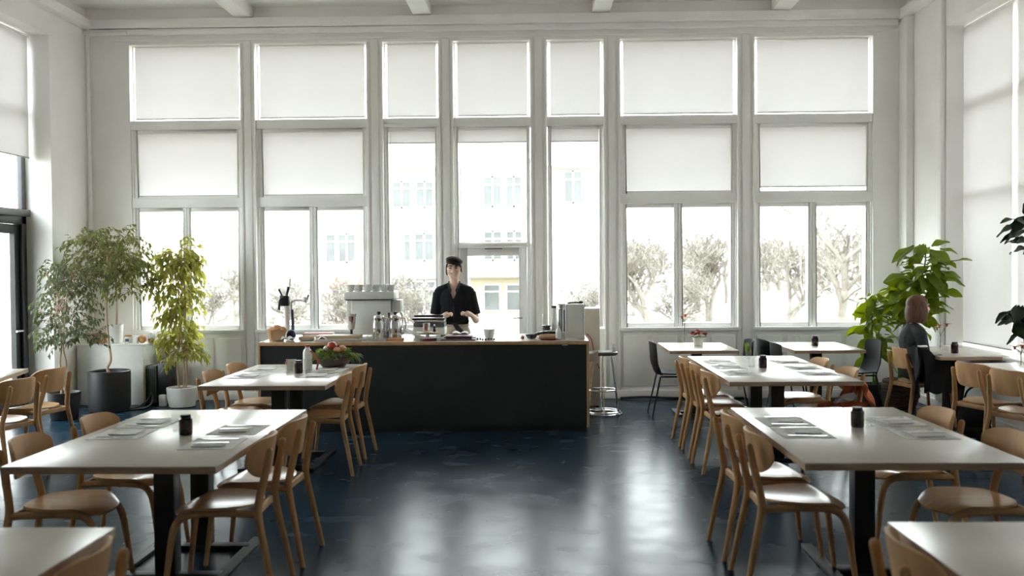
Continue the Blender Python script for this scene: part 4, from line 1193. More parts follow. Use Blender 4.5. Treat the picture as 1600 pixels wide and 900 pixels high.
# flower pots on the cafe tables
def flower_pot(x, y, z, label):
    t = thing('flower_pot', label, 'plant', (x, y, z))
    MB().lathe([(.045, 0), (.048, .004), (.064, .095), (.060, .095), (.046, .01), (0, .01)], 26).build('pot', M['pot_white'], t)
    rnd = random.Random(11)
    fl = None
    for k in range(22):
        a = rnd.uniform(0, 2 * pi); r = .085 * sqrt(rnd.random())
        m = MB()
        c = Vector((r * cos(a), r * sin(a), .115 + .055 * (1 - r / .085) + rnd.uniform(-.01, .01)))
        for j in range(6):
            b = j * pi / 3
            m.leaf(c, (cos(b), sin(b), .9), (0, 0, 1), .040, .034, .2, .2)
        m.ell(c + Vector((0, 0, .006)), (.006, .006, .005), 6, 4)
        m.build('flower', M['flower_r'] if k % 4 else M['flower_o'], t)
    m = MB()
    for k in range(50):
        a = rnd.uniform(0, 2 * pi); r = .07 * sqrt(rnd.random())
        m.leaf((r * cos(a), r * sin(a), .095), (cos(a), sin(a), rnd.uniform(0, .8)), (0, 0, 1), .04, .022)
    o = m.build('foliage', M['green'], t); o['kind'] = 'stuff'
    return t
flower_pot(1.78, 11.12, .7405, 'white pot of red flowers on the cafe table below the sixth window')
def vase(x, y, z, label, h=.22, mat='flower_o', n=3, spread=.06, sh=.10):
    t = thing('flower_vase', label, 'vase', (x, y, z))
    MB().lathe([(.03, 0), (.034, .005), (.030, h * .5), (.022, h), (.020, h), (.027, h * .5), (.03, .01), (0, .008)], 22).build('glass_body', M['tumbler'], t)
    rnd = random.Random(int(x * 100))
    for k in range(n):
        a = rnd.uniform(0, 2 * pi); tip = Vector((spread * cos(a), spread * sin(a), h + sh + rnd.uniform(-.03, .03)))
        MB().sweep(curve([(0, 0, .02), (.005 * cos(a), .005 * sin(a), h), tip], 4), .0025, 5).build('stem', M['green'], t)
        m = MB()
        for j in range(9):
            b = j * 2 * pi / 9
            m.leaf(tip, (cos(b), sin(b), .9), (0, 0, 1), .055, .036, .2, .35)
        m.ell(tip, (.012, .012, .010), 8, 6)
        m.build('flower', M[mat], t)
    return t
vase(1.66, 11.33, .7405, 'tall clear glass vase with one orange flower left of the red flower pot', h=.24, n=2, spread=.03, sh=.07)
vase(4.20, 10.50, .7405, 'glass vase of orange flowers behind the candle on the woman\'s table', h=.15, n=3, spread=.07, sh=.08)
vase(4.02, 10.62, .7405, 'glass vase with small orange flowers just right of the woman\'s hair', h=.10, n=3, spread=.06, sh=.07)
vase(4.13, 8.62, .7405, 'glass vase with orange flowers at the right edge, above the side table chairs', h=.13, n=3, spread=.05, sh=.06)
# tulip bud and cup on the long table
t = thing('tulip_glass', 'single yellow green bud in a small glass on the far end of the long table', 'plant', (2.02, 9.62, .7405))
MB().lathe([(.026, 0), (.03, .07), (.028, .07), (.024, .006), (0, .005)], 20).build('glass_body', M['tumbler'], t)
m = MB()
for k in range(5): m.leaf((0, 0, .03), (cos(k * 1.3) * .25 - .15, sin(k * 1.3) * .25, 1), (cos(k * 1.3), sin(k * 1.3), 0), .13, .04, .2, .1)
m.build('leaves', M['green'], t)

# orange cloth on the chair right of the long table
t = thing('orange_scarf', 'orange knitted scarf with a white patch draped on the chair right of the long table', 'scarf', (2.55, 8.05, 0))
MB().sheet(lambda u, v: (-.02 + .12 * sin(u * 5) * .25 + .09 * v + .02 * sin(v * 9 + u * 7), -.22 + .44 * u, .70 - .20 * v * (.6 + .4 * sin(u * 6 + 1)) + .012 * sin(u * 21 + v * 5)), 22, 12, .016).build('drape', M['orange'], t)
MB().sheet(lambda u, v: (-.30 + .36 * u, -.12 + .2 * v + .02 * sin(u * 6), .50 + .03 * sin(u * 8 + v * 4) + .012 * sin(v * 13)), 20, 10, .022).build('fold', M['orange'], t)
MB().sweep(curve([(-.02, .0, .69), (-.08, -.02, .62), (-.12, -.04, .55), (-.10, -.05, .51)], 5), .04, 10, flat=.6).build('fold', M['orange'], t)
MB().sheet(lambda u, v: (-.20 + .15 * u, -.16 + .12 * v, .55 + .05 * u + .02 * sin(u * 6 + v * 5)), 10, 8, .012).build('white_patch', M['paper'], t)

# ------------------------------------------------------------------ white cabinet and left corner
t = thing('white_cabinet', 'low white cabinet in the back left corner', 'cabinet', (-5.165, 11.86, 0))
MB().box(-.41, .40, 0, .40, 0, .715).build('carcass', M['pot_white'], t, bevel=.004)
MB().box(-.415, .41, -.006, .40, .715, .735).build('top', M['pot_white'], t, bevel=.003)
ctop = .7355
t = thing('wooden_box', 'small dark brown wooden box on the white cabinet, left of the white pot', 'box', (-5.36, 12.02, ctop))
MB().box(-.065, .065, -.05, .05, 0, .105).build('body', M['bread'], t, bevel=.005)
MB().box(-.068, .068, -.053, .053, .105, .125).build('lid', M['bread'], t, bevel=.004)
t = thing('mug', 'grey mug with a brown rim on the white cabinet', 'mug', (-4.985, 11.97, ctop))
MB().lathe([(.04, 0), (.045, .005), (.047, .085), (.043, .085), (.04, .01), (0, .01)], 22).build('body', M['machine'], t)
MB().lathe([(.048, .085), (.046, .105), (.0, .107)], 22).build('lid', M['bread'], t)
MB().box(-.022, .022, -.0495, -.044, .025, .06).build('blue_mark', M['navy'], t)
o = MB().box(-.028, .028, -.03, .03, 0, .09).build('white_box', M['paper'], bevel=.004); tag(o, 'small upright white box between the mug and the clay ball on the cabinet', 'box'); o.location = (-4.905, 11.99, ctop)
o = MB().ell((0, 0, .05), (.048, .048, .05)).build('clay_ball', M['bread']); tag(o, 'rust brown clay ball on the white cabinet', 'ornament'); o.location = (-4.835, 12.02, ctop)
t = thing('small_cactus', 'white round cactus in a clay pot at the right end of the cabinet top', 'plant', (-4.77 + .02, 12.08, ctop))
MB().lathe([(.03, 0), (.04, .05), (.036, .05), (0, .048)], 18).build('clay_pot', M['bread'], t)
m = MB(); m.ell((0, 0, .085), (.045, .045, .05)); m.build('cactus_ball', M['white'], t)
for a in range(8): MB().sweep([(.043 * cos(a * .785), .043 * sin(a * .785), .06), (.046 * cos(a * .785), .046 * sin(a * .785), .085), (.03 * cos(a * .785), .03 * sin(a * .785), .125)], .006, 6).build('rib', M['white'], t)

t = thing('air_heater', 'flat dark grey heater panel leaning by the white cabinet', 'heater', (-4.70, 12.02, 0))
MB().box(-.07, .07, -.10, .10, .02, .47).build('housing', M['grey'], t, bevel=.012)
for k in range(5): MB().box(-.055 + k * .024, -.045 + k * .024, -.104, -.10, .06, .43).build('fin', M['black'], t)
MB().box(-.08, .08, -.11, .11, 0, .02).build('base', M['black'], t, bevel=.004)
t = thing('black_case', 'upright black case with a carry handle left of the white pot', 'case', (-4.53, 12.02, 0))
MB().box(-.09, .09, -.09, .09, .01, .50).build('body', M['blackp'], t, bevel=.015)
MB().sweep(curve([(-.07, 0, .50), (-.065, 0, .535), (0, 0, .55), (.065, 0, .535), (.07, 0, .50)], 4), .010, 8).build('handle', M['blackp'], t)
for s in (-1, 1): MB().box(s * .05 - .02, s * .05 + .02, -.08, .08, 0, .012).build('foot', M['black'], t)
o = MB().box(-.04, .04, -.03, .03, 0, .13).build('paper_box', M['paper'], bevel=.003); tag(o, 'small pale box on the floor between the black case and the white pot', 'box'); o.location = (-4.50, 11.78, 0)
o = MB().sweep(curve([(-4.9, 11.55, .012), (-4.72, 11.5, .012), (-4.62, 11.62, .10), (-4.60, 11.66, .17), (-4.58, 11.64, .06), (-4.62, 11.5, .012), (-4.8, 11.36, .012), (-5.0, 11.30, .012)], 8), .009, 8).build('extension_cord', M['blackp'])
tag(o, 'black cord looping on the floor right of the large black pot', 'cord')
o = MB().sweep(curve([(-4.75, 11.88, .735), (-4.72, 11.90, .60), (-4.70, 11.95, .50), (-4.69, 11.98, .48)], 6), .004, 6).build('thin_wire', M['machine']); tag(o, 'thin grey wire hanging from the white cabinet to the heater', 'wire')
o = MB().sweep(curve([(1.0, 12.22, .012), (1.3, 12.18, .03), (1.7, 12.2, .012), (2.1, 12.15, .02), (2.5, 12.2, .012)], 8), .014, 8).build('power_cable', M['blackp']); tag(o, 'black cable along the skirting behind the cafe table with red flowers', 'cable')

# ------------------------------------------------------------------ plants
def drooping(m, tw, rnd, env, n, nl, L, W, droop=1.0, lim=None, spread=.7):
    tot = sum(e[6] for e in env)
    for k in range(n):
        r = rnd.uniform(0, tot); e = env[0]
        for q in env:
            if r < q[6]: e = q; break
            r -= q[6]
        while True:
            p = Vector((rnd.uniform(-1, 1), rnd.uniform(-1, 1), rnd.uniform(-1, 1)))
            if p.length < 1: break
        if p.length > 0: p = p * (p.length ** -.35)
        out = Vector((p.x, p.y, 0))
        p = Vector((e[0] + p.x * e[3], e[1] + p.y * e[4], e[2] + p.z * e[5]))
        d = (out * spread + Vector((rnd.gauss(0, .35), rnd.gauss(0, .35), rnd.uniform(-.1, .5)))).normalized()
        if lim: p.x = max(lim[0], min(p.x, lim[1])); p.y = max(lim[2], min(p.y, lim[3]))
        pts = [p]
        for j in range(nl):
            d = (d + Vector((0, 0, -.16 * droop))).normalized()
            p = p + d * L * .42
            if lim: p.x = max(lim[0], min(p.x, lim[1])); p.y = max(lim[2], min(p.y, lim[3]))
            pts.append(p)
            sd = d.cross(Vector((0, 0, 1)))
            if sd.length < .05: sd = Vector((1, 0, 0))
            sd.normalize()
            sg = 1 if j % 2 else -1
            ld = d * .6 + sd * sg * rnd.uniform(.3, .9) + Vector((0, 0, -rnd.uniform(.2, .9) * droop))
            m.leaf(p, ld, Vector((rnd.gauss(0, .4), rnd.gauss(0, .4), 1)), L * rnd.uniform(.7, 1.25), W * rnd.uniform(.7, 1.2))
        tw.sweep([pts[0], pts[len(pts) // 2], pts[-1]], [.003, .0025, .0015], 3)

def potted(name, label, loc, pot_prof, potmat, trunks, env, n, nl, L, W, leafmat, seed, droop=1.0, trunk_r=.014, soilz=None, barkmat='bark', spread=.7):
    t = thing(name, label, 'plant', loc)
    MB().lathe(pot_prof, 36).build('pot', M[potmat], t)
    rin, zs = soilz
    MB().lathe([(0, zs - .01), (rin, zs - .01), (rin, zs), (rin * .6, zs + .008), (0, zs + .012)], 28).build('soil', M['soil'], t)
    for tr in trunks:
        c = curve(tr, 5)
        MB().sweep(c, [trunk_r * (1 - .45 * i / len(c)) for i in range(len(c))], 8).build('trunk', M[barkmat], t)
    rnd = random.Random(seed)
    m = MB(); tw = MB()
    # branches from the trunk tips into the crown
    for tr in trunks:
        tip = Vector(tr[-1])
        for k in range(7):
            e = env[k % len(env)]
            q = Vector((e[0] + rnd.uniform(-.6, .6) * e[3], e[1] + rnd.uniform(-.6, .6) * e[4], e[2] + rnd.uniform(-.2, .7) * e[5]))
            q.x = max(XL + .15 - loc[0], q.x); q.y = min(YB - .15 - loc[1], q.y)
            if q.z < tip.z - .6: continue
            mid = (tip + q) / 2 + Vector((0, 0, .08))
            tw.sweep(curve([tip, mid, q], 4), [.007, .0068, .0066, .006, .0055, .005, .0045, .004, .0035], 5)
    lim = (XL + .13 - loc[0], XR - .13 - loc[0], -9, YB - .13 - loc[1])
    drooping(m, tw, rnd, env, n, nl, L, W, droop, lim, spread)
    o = m.build('foliage', M[leafmat], t, smooth=False); o['kind'] = 'stuff'
    o = tw.build('branches', M[barkmat], t, smooth=False); o['kind'] = 'stuff'
    return t

# large weeping fig in the big black pot, world (-4.98, 11.45)
potted('weeping_fig', 'tall weeping fig with bare crooked trunk in the big black pot', (-4.98, 11.40, 0),
       [(.205, 0), (.22, .01), (.232, .06), (.235, .46), (.225, .468), (.215, .46), (.212, .42), (0, .42)], 'pot_black',
       [[(.0, 0, .42), (-.015, -.01, .50), (.02, 0, .60), (-.01, .01, .85), (-.02, 0, 1.2), (-.01, .02, 1.55), (.0, 0, 1.80)]],
       [(-.04, 0, 1.74, .34, .26, .24, 3), (-.26, .0, 1.52, .17, .18, .22, 1.0), (.24, .0, 1.56, .18, .18, .22, 1.4), (.02, 0, 2.02, .20, .2, .10, .6), (-.28, 0, 1.98, .12, .1, .07, .3), (.30, 0, 1.98, .12, .1, .07, .3)],
       215, 7, .075, .034, 'fig', 4, 1.0, .017, (.212, .43), spread=.5)
potted('leaning_fig', 'shorter dull green fig in the small black pot by the left wall', (-5.20, 10.75, 0),
       [(.13, 0), (.14, .01), (.165, .20), (.172, .30), (.164, .30), (.155, .26), (0, .26)], 'pot_black',
       [[(.02, 0, .26), (.0, 0, .45), (.03, 0, .60), (.0, 0, .80), (.02, .0, 1.1)], [(-.03, 0, .26), (-.02, 0, .45), (-.04, 0, .62), (-.03, .02, .85), (-.06, .0, 1.2)]],
       [(.04, 0, 1.24, .27, .24, .32, 3), (-.02, 0, .98, .24, .22, .16, 1), (-.20, 0, 1.60, .10, .14, .10, .4), (.12, 0, 1.55, .20, .2, .14, 1), (.22, 0, .92, .14, .15, .14, .6)],
       170, 7, .066, .030, 'fig2', 9, 1.0, .014, (.155, .27), spread=.5)
potted('cabinet_fig', 'fig with drooping leaves in the white pot on top of the white cabinet', (-5.17, 12.02, ctop),
       [(.075, 0), (.085, .01), (.095, .23), (.088, .23), (.08, .2), (0, .2)], 'pot_white',
       [[(.02, 0, .2), (.03, 0, .5), (.02, 0, .8), (.05, .0, 1.05)]],
       [(.16, -.12, 1.05, .26, .14, .20, 2), (.30, -.12, .90, .14, .12, .20, 1), (-.06, -.10, 1.1, .2, .12, .18, 1)],
       70, 7, .075, .034, 'fig', 14, 1.1, .014, (.08, .21), spread=.5)
potted('columnar_vine', 'tall column of sunlit green leaves in the round white pot by the left windows', (-4.24, 11.70, 0),
       [(.13, 0), (.15, .008), (.172, .12), (.178, .23), (.168, .235), (.16, .20), (0, .20)], 'pot_white',
       [[(.02, 0, .2), (.03, 0, .5), (.0, 0, .9), (.02, 0, 1.5), (.02, 0, 1.85)], [(-.04, .02, .2), (-.06, .02, .5), (-.02, 0, .9), (-.03, 0, 1.4)], [(.05, -.02, .2), (.07, -.02, .4), (.05, 0, .8), (.06, 0, 1.3)]],
       [(.01, 0, 1.76, .15, .14, .18, 2.0), (-.05, 0, 1.42, .15, .13, .26, 2), (-.02, 0, 1.02, .14, .13, .26, 2.2), (.02, 0, .66, .15, .13, .16, 1.1)],
       235, 5, .105, .050, 'vine', 17, 1.2, .012, (.16, .21), spread=.35)
# supporting sticks in the vine pot
# ---- broad leaved plants on the right: every leaf its own part
BIGLEAF = []
def big_leaf_mesh(L, W, bend, seed):
    rnd = random.Random(seed)
    m = MB()
    def f(u, v):
        a = 2 * u - 1
        w = W * (sin(pi * min(1, v * .94 + .04)) ** .75) * (.75 + .45 * v)
        y = L * v
        return (a * w * .5, y, -bend * L * v * v + .10 * W * abs(a) + .012 * sin(v * 9 + seed) * abs(a))
    m.sheet(f, 4, 6, .002)
    o = m.build('leaf', M['big']); me = o.data
    bpy.data.objects.remove(o, do_unlink=True)
    return me
def aim(d, roll):
    d = Vector(d).normalized()
    q = d.to_track_quat('Y', 'Z').to_matrix()
    return (q @ Matrix.Rotation(roll, 3, 'Y')).to_4x4()
BL = [big_leaf_mesh(.24, .14, .35, 1), big_leaf_mesh(.20, .12, .5, 2), big_leaf_mesh(.28, .15, .25, 3)]
DL = []
for me in BL:
    c = me.copy(); c.materials.clear(); c.materials.append(M['darkleaf']); DL.append(c)
def leafy(t, stems, n, meshes, seed, zmin, zmax, scale=1.0, out=.7, reach=.16, stemmat='green', xmax=9):
    rnd = random.Random(seed)
    for st in stems:
        c = curve(st, 5)
        MB().sweep(c, [.012 * (1 - .5 * i / len(c)) for i in range(len(c))], 7).build('stem', M[stemmat], t)
    for k in range(n):
        st = curve(stems[k % len(stems)], 12)
        cand = [p for p in st if zmin <= p.z <= zmax]
        p = cand[int((k / n) * len(cand) * .999)] if rnd.random() < .8 else rnd.choice(cand)
        a = k * 2.399 + rnd.gauss(0, .3)
        rr = reach * rnd.uniform(.2, 1.0)
        if p.x + cos(a) * (rr + .24 * scale) > xmax: a = pi - a
        d = Vector((cos(a) * out, sin(a) * out, rnd.uniform(-.55, .45)))
        q = p + Vector((cos(a) * rr, sin(a) * rr, rnd.uniform(-.02, .08)))
        o = bpy.data.objects.new('leaf', rnd.choice(meshes)); COL.objects.link(o); o.parent = t
        s = scale * rnd.uniform(.75, 1.15)
        o.matrix_local = Matrix.Translation(q) @ aim(d, rnd.gauss(0, .5)) @ Matrix.Scale(s, 4)
t = thing('broad_leaf_plant', 'big bright green broad leaved plant in a wicker pot behind the seated woman', 'plant', (4.10, 11.38, 0))
m = MB()
for k in range(9):
    z = k * .036
    r = .15 + .045 * sin(k / 8 * pi * .8)
    m.sweep([((r) * cos(2 * pi * j / 28), (r) * sin(2 * pi * j / 28), z + .02 + .005 * sin(j * 3.1 + k * pi)) for j in range(29)], .021, 6)
m.lathe([(.14, .0), (.16, .01), (.17, .30), (0, .30)], 24)
m.build('wicker_pot', M['wicker'], t)
MB().lathe([(0, .30), (.165, .30), (.16, .318), (0, .322)], 24).build('soil', M['soil'], t)
leafy(t, [[(0, 0, .3), (.0, -.10, .7), (.01, -.40, 1.2), (.03, -.62, 1.60), (.03, -.66, 1.80)],
          [(.03, 0, .3), (.05, -.15, .8), (.09, -.48, 1.25), (.13, -.66, 1.62)],
          [(-.02, 0, .3), (-.03, -.10, .8), (-.04, -.42, 1.2), (-.05, -.60, 1.52)]], 150, BL, 31, .95, 1.85, .88, .75, .17, xmax=.48)
t2 = thing('broad_leaf_plant', 'lower bushy broad leaved plant beside the seventh window, left of the seated woman', 'plant', (3.86, 11.55, 0))
MB().lathe([(.12, 0), (.13, .01), (.15, .26), (.14, .26), (.13, .22), (0, .22)], 24).build('pot', M['pot_black'], t2)
MB().lathe([(0, .215), (.13, .215), (.128, .23), (0, .235)], 24).build('soil', M['soil'], t2)
leafy(t2, [[(0, 0, .22), (-.01, 0, .6), (-.03, -.02, 1.0), (-.03, -.02, 1.26)], [(.02, 0, .22), (.03, -.04, .6), (.05, -.05, 1.0), (.06, -.05, 1.2)]],
      80, BL, 77, .52, 1.28, .80, .7, .10)
# dark leaved rubber plant at the right edge
t3 = thing('rubber_plant', 'dark leaved plant stems arching out of a glass vase on the right edge side table', 'plant', (4.02, 8.06, .7405))
MB().lathe([(.06, 0), (.068, .006), (.066, .20), (.050, .27), (.052, .30), (.049, .30), (.046, .27), (.062, .20), (.064, .01), (0, .009)], 26).build('glass_vase', M['tumbler'], t3)
leafy(t3, [[(0, 0, .02), (.0, 0, .3), (-.06, 0, .55), (-.09, 0, .85), (-.06, 0, 1.05), (-.13, 0, 1.22)], [(.02, 0, .02), (.02, .0, .3), (.06, .02, .6), (.06, .02, .95), (-.0, .02, 1.3)]],
      34, DL, 5, .98, 1.34, .80, .8, .12, 'bark')
leafy(t3, [[(0, .02, .02), (-.02, 0, .28), (-.08, 0, .46), (-.24, 0, .50)], [(0, -.02, .02), (-.01, 0, .28), (-.05, .02, .42), (-.20, .04, .38)]],
      24, DL, 6, .30, .52, .88, .8, .08, 'bark')

# ------------------------------------------------------------------ barista
B = thing('person', 'person in a dark short sleeved shirt and flat cap smiling behind the counter', 'person', (-.955, 11.32, 0))
def cap(m, p, q, r0, r1, n=14): m.sweep([p, (Vector(p) * .5 + Vector(q) * .5), q], [r0, (r0 + r1) / 2, r1], n, up=(0, 1, 0.01), round_ends=True)
def finger(m, base, dirs, lens, r):
    P = [Vector(base)]
    for d, l in zip(dirs, lens): P.append(P[-1] + Vector(d).normalized() * l)
    m.sweep(P, [r * (1 - .10 * i) for i in range(len(P))], 8, up=(0.2, .3, 1), round_ends=True)
def head(m, c, k=1.0):
    x, y, z = c   # centre of the skull
    E = lambda dx, dy, dz, r: m.ell((x + dx * k * 1.10, y + dy * k, z + dz * k), (r[0] * k * 1.12, r[1] * k, r[2] * k))
    E(0, .012, .028, (.076, .092, .086))
    E(0, -.030, -.030, (.062, .062, .070))
    E(0, -.048, -.078, (.036, .034, .030))
    for s in (-1, 1):
        E(s * .034, -.062, -.028, (.027, .024, .024))
        E(s * .076, .012, -.008, (.011, .019, .030))
        E(s * .028, -.078, .034, (.026, .012, .011))
    m.sweep([(x, y - .082 * k, z + .022 * k), (x, y - .097 * k, z - .002 * k), (x, y - .103 * k, z - .020 * k)], [.009 * k, .012 * k, .014 * k], 8, up=(1, 0, 0), round_ends=True)
    for s in (-1, 1): E(s * .012, -.093, -.024, (.009, .010, .008))
m = MB()
HC = (0.0, -.02, 1.612)
HK = 1.07
head(m, HC, HK)
cap(m, (0, .01, 1.38), (0, -.005, 1.52), .056, .050)
m.ell((0, .01, 1.27), (.165, .105, .15)); m.ell((0, .01, 1.10), (.135, .095, .16)); m.ell((0, .01, .95), (.155, .105, .13))
for s in (-1, 1):
    cap(m, (s * .03, .015, 1.425), (s * .165, .015, 1.355), .045, .052)
    cap(m, (s * .088, .01, .90), (s * .095, .0, .49), .080, .054); cap(m, (s * .095, .0, .49), (s * .10, .03, .09), .052, .036)
    cap(m, (s * .10, .02, .045), (s * .115, -.15, .035), .040, .032)
# arms: (shoulder, elbow, wrist)
ARMS = {-1: ((-.175, .015, 1.345), (-.222, .015, 1.035), (-.115, -.225, 1.085)), 1: ((.175, .015, 1.345), (.245, .02, 1.030), (.215, -.235, 1.095))}
for s, (sh, el, wr) in ARMS.items():
    cap(m, sh, el, .050, .039); cap(m, el, wr, .040, .026)
    el, wr = Vector(el), Vector(wr)
    hd = Vector((-s * .75, -.50, .32)).normalized()      # hand direction: inwards, forward and up
    pc = wr + hd * .045
    nrm = Vector((-s * .1, -.35, .9)); side = hd.cross(nrm).normalized() * s
    m.sweep([wr, wr + hd * .03, wr + hd * .075], [.026, .031, .034], 10, up=nrm, flat=1.15)
    down = (Vector((-s * .35, -.35, -.85))).normalized()
    for k, (off, ls) in enumerate(((.026, (.036, .024, .018)), (.009, (.040, .027, .019)), (-.009, (.037, .025, .018)), (-.026, (.029, .019, .015)))):
        b = wr + hd * .078 + side * off
        finger(m, b, (hd, hd * .5 + down * .8, down * .7 - hd * .35), ls, .0085)
    finger(m, wr + hd * .03 + side * .032, (hd * .6 + side * .6 + down * .3, hd + down * .55, hd + down * .8), (.030, .030, .022), .0098)
remesh_build(m, 'body', M['skin'], B, .0045, 3)
# face
x, y, z = HC
def fp(dx, dy, dz): return (x + dx * HK * 1.10, y + dy * HK, z + dz * HK)
for s in (-1, 1):
    MB().ell(fp(s * .030, -.081, .012), (.0145, .007, .0058), 12, 8).build('eye', M['eye'], B)
    MB().sweep(curve([fp(s * .014, -.093, .030), fp(s * .030, -.094, .036), fp(s * .046, -.082, .029)], 4), .005, 6).build('eyebrow', M['hair_dark'], B)
MB().sweep(curve([fp(-.027, -.083, -.044), fp(-.012, -.092, -.053), fp(0, -.094, -.056), fp(.012, -.092, -.053), fp(.027, -.083, -.044)], 4), [.003 + .0035 * sin(pi * i / 16) for i in range(17)], 8).build('mouth', M['lip'], B)
MB().sweep(curve([fp(-.018, -.0915, -.0485), fp(0, -.0985, -.055), fp(.018, -.0915, -.0485)], 4), [.001 + .0034 * sin(pi * i / 8) for i in range(9)], 8).build('teeth', M['teeth'], B)
# flat cap, tilted down to one side, and short dark hair
m = MB()
TILT = Matrix.Rotation(radians(13), 3, 'Y')
m.ell((x + .004, y + .014, z + .094), (.099, .112, .052), 20, 12, TILT)
m.ell((x - .003, y + .027, z + .080), (.090, .102, .056), 20, 12, TILT)
def peak(u, v):
    a = (u - .5) * 2.3
    p = TILT @ Vector((.088 * sin(a) * (1 + .10 * v), -.078 * cos(a) - .045 * v * cos(a * .9), -.022 - .020 * v))
    return (x + .010 + p.x, y - .010 + p.y, z + .096 + p.z)
m.sheet(peak, 12, 5, .013)
remesh_build(m, 'flat_cap', M['cap'], B, .005, 3)
m = MB()
m.ell((x, y + .037, z + .02), (.089, .090, .080))
m.ell((x, y + .018, z + .068), (.089, .103, .042))
for s in (-1, 1):
    m.ell((x + s * .085, y + .0, z + .012), (.011, .030, .048)); m.ell((x + s * .078, y - .037, z + .040), (.013, .024, .024))
m.sweep(curve([(x - .088, y + .01, z - .01), (x - .084, y + .015, z - .045), (x - .078, y + .02, z - .072)], 3), [.014, .015, .014, .013, .012, .009, .006], 8, round_ends=True)
m.ell((x, y + .078, z - .035), (.055, .037, .055))
remesh_build(m, 'hair', M['hair_dark'], B, .005, 2)
# shirt
m = MB()
m.ell((0, .01, 1.265), (.185, .128, .165)); m.ell((0, .005, 1.12), (.165, .122, .17)); m.ell((0, .005, 1.02), (.168, .125, .11))
m.ell((0, .015, 1.38), (.10, .075, .055))
for s in (-1, 1):
    cap(m, (s * .035, .015, 1.415), (s * .165, .015, 1.352), .054, .068)
    sh, el = Vector(ARMS[s][0]), Vector(ARMS[s][1])
    m.sweep([sh, sh.lerp(el, .4), sh.lerp(el, .80)], [.070, .068, .070], 16, up=(0, 1, 0))
def vcut(c):
    if c.z > 1.27 and c.y < .02 and abs(c.x) < (c.z - 1.27) * .34: return True
    if c.z < .985: return True
    return c.z > 1.425 and (c.x ** 2 + (c.y - .01) ** 2) < .062 ** 2
remesh_build(m, 'shirt', M['shirt'], B, .006, 5, vcut)
for s in (-1, 1):
    MB().sheet(lambda u, v: (s * (.020 + .040 * u + .012 * v * (1 - u) + .014 * u * v), -.096 + .085 * u ** 1.5 - .022 * v, 1.375 + .092 * u - .045 * v + .012 * u * v), 8, 5, .005).build('collar', M['collar'], B)
MB().sheet(lambda u, v: (.066 * cos(-.35 + (pi + .7) * u), .015 + .055 * sin(-.35 + (pi + .7) * u), 1.430 + .045 * v), 16, 3, .006).build('collar', M['collar'], B)
MB().box(-.012, .012, -.130, -.122, 1.03, 1.22).build('button_placket', M['collar'], B, bevel=.003)
# trousers and tied apron
m = MB()
m.ell((0, .005, .93), (.168, .125, .13)); m.ell((0, .005, 1.0), (.158, .115, .06))
for s in (-1, 1):
    cap(m, (s * .088, .01, .90), (s * .098, .0, .49), .096, .075); m.sweep([(s * .098, 0, .5), (s * .10, .02, .28), (s * .103, .03, .07)], [.075, .070, .068], 16, up=(0, 1, 0))
remesh_build(m, 'trousers', M['trous'], B, .008, 5)
MB().sheet(lambda u, v: (.012 + .10 * v - .035 + .05 * u * (1 + v), -.138 - .006 * v, 1.01 - .16 * v), 5, 8, .006).build('apron_tie', M['collar'], B)
MB().sweep([(.165 * cos(2 * pi * k / 32), .005 + .122 * sin(2 * pi * k / 32), .975) for k in range(33)], .008, 6, flat=.6).build('waistband', M['trous'], B)
for s in (-1, 1):
    m = MB(); m.ell((s * .112, -.06, .045), (.05, .135, .045)); m.box(s * .112 - .045, s * .112 + .045, -.18, .06, 0, .02)
    remesh_build(m, 'shoe', M['blackp'], B, .008, 3)

# ------------------------------------------------------------------ seated woman
Wm = thing('person', 'seated person with a brown bob and charcoal jacket, turned away beside the broad leaved plants', 'person', (3.80, 10.12, 0), radians(92))
m = MB()
HW = (0.0, -.03, 1.195)
head(m, HW)
cap(m, (0, .03, .96), (0, -.01, 1.11), .052, .048)
m.ell((0, .03, .86), (.15, .10, .15)); m.ell((0, .03, .70), (.13, .10, .14)); m.ell((0, .02, .565), (.165, .13, .10))
for s in (-1, 1):
    cap(m, (s * .09, .02, .55), (s * .10, -.40, .535), .080, .056); cap(m, (s * .10, -.40, .53), (s * .09, -.36, .09), .052, .036)
    cap(m, (s * .09, -.35, .045), (s * .095, -.50, .035), .038, .032)
    cap(m, (s * .10, .03, .95), (s * .16, .02, .94), .045, .048)
    cap(m, (s * .165, .02, .94), (s * .205, -.02, .68), .045, .037); cap(m, (s * .205, -.02, .68), (s * .085, -.24, .64), .037, .026)
    wr = Vector((s * .085, -.24, .64)); hd = Vector((-s * .55, -.8, -.1)).normalized(); side = Vector((s * .8, -.5, 0)).normalized()
    m.sweep([wr, wr + hd * .04, wr + hd * .08], [.024, .03, .032], 10, up=(0, 0, 1), flat=1.1)
    for k, off in enumerate((.025, .009, -.008, -.024)):
        finger(m, wr + hd * .08 + side * off, (hd, hd + Vector((0, 0, -.6)), hd * .6 + Vector((0, 0, -1))), (.032 - .003 * (k == 3), .022, .017), .008)
    finger(m, wr + hd * .03 + side * .03, (hd + side * .7, hd, hd + Vector((0, 0, -.5))), (.028, .026, .02), .0092)
remesh_build(m, 'body', M['skin'], Wm, .006, 3)
x, y, z = HW
for s in (-1, 1):
    MB().ell((x + s * .030, y - .081, z + .012), (.011, .006, .0045), 10, 6).build('eye', M['eye'], Wm)
    MB().sweep(curve([(x + s * .014, y - .093, z + .030), (x + s * .030, y - .094, z + .035), (x + s * .046, y - .082, z + .029)], 4), .0035, 6).build('eyebrow', M['hair'], Wm)
MB().sweep(curve([(x - .022, y - .084, z - .051), (x, y - .093, z - .054), (x + .022, y - .084, z - .051)], 4), [.0025 + .003 * sin(pi * i / 8) for i in range(9)], 8).build('mouth', M['lip'], Wm)
m = MB()
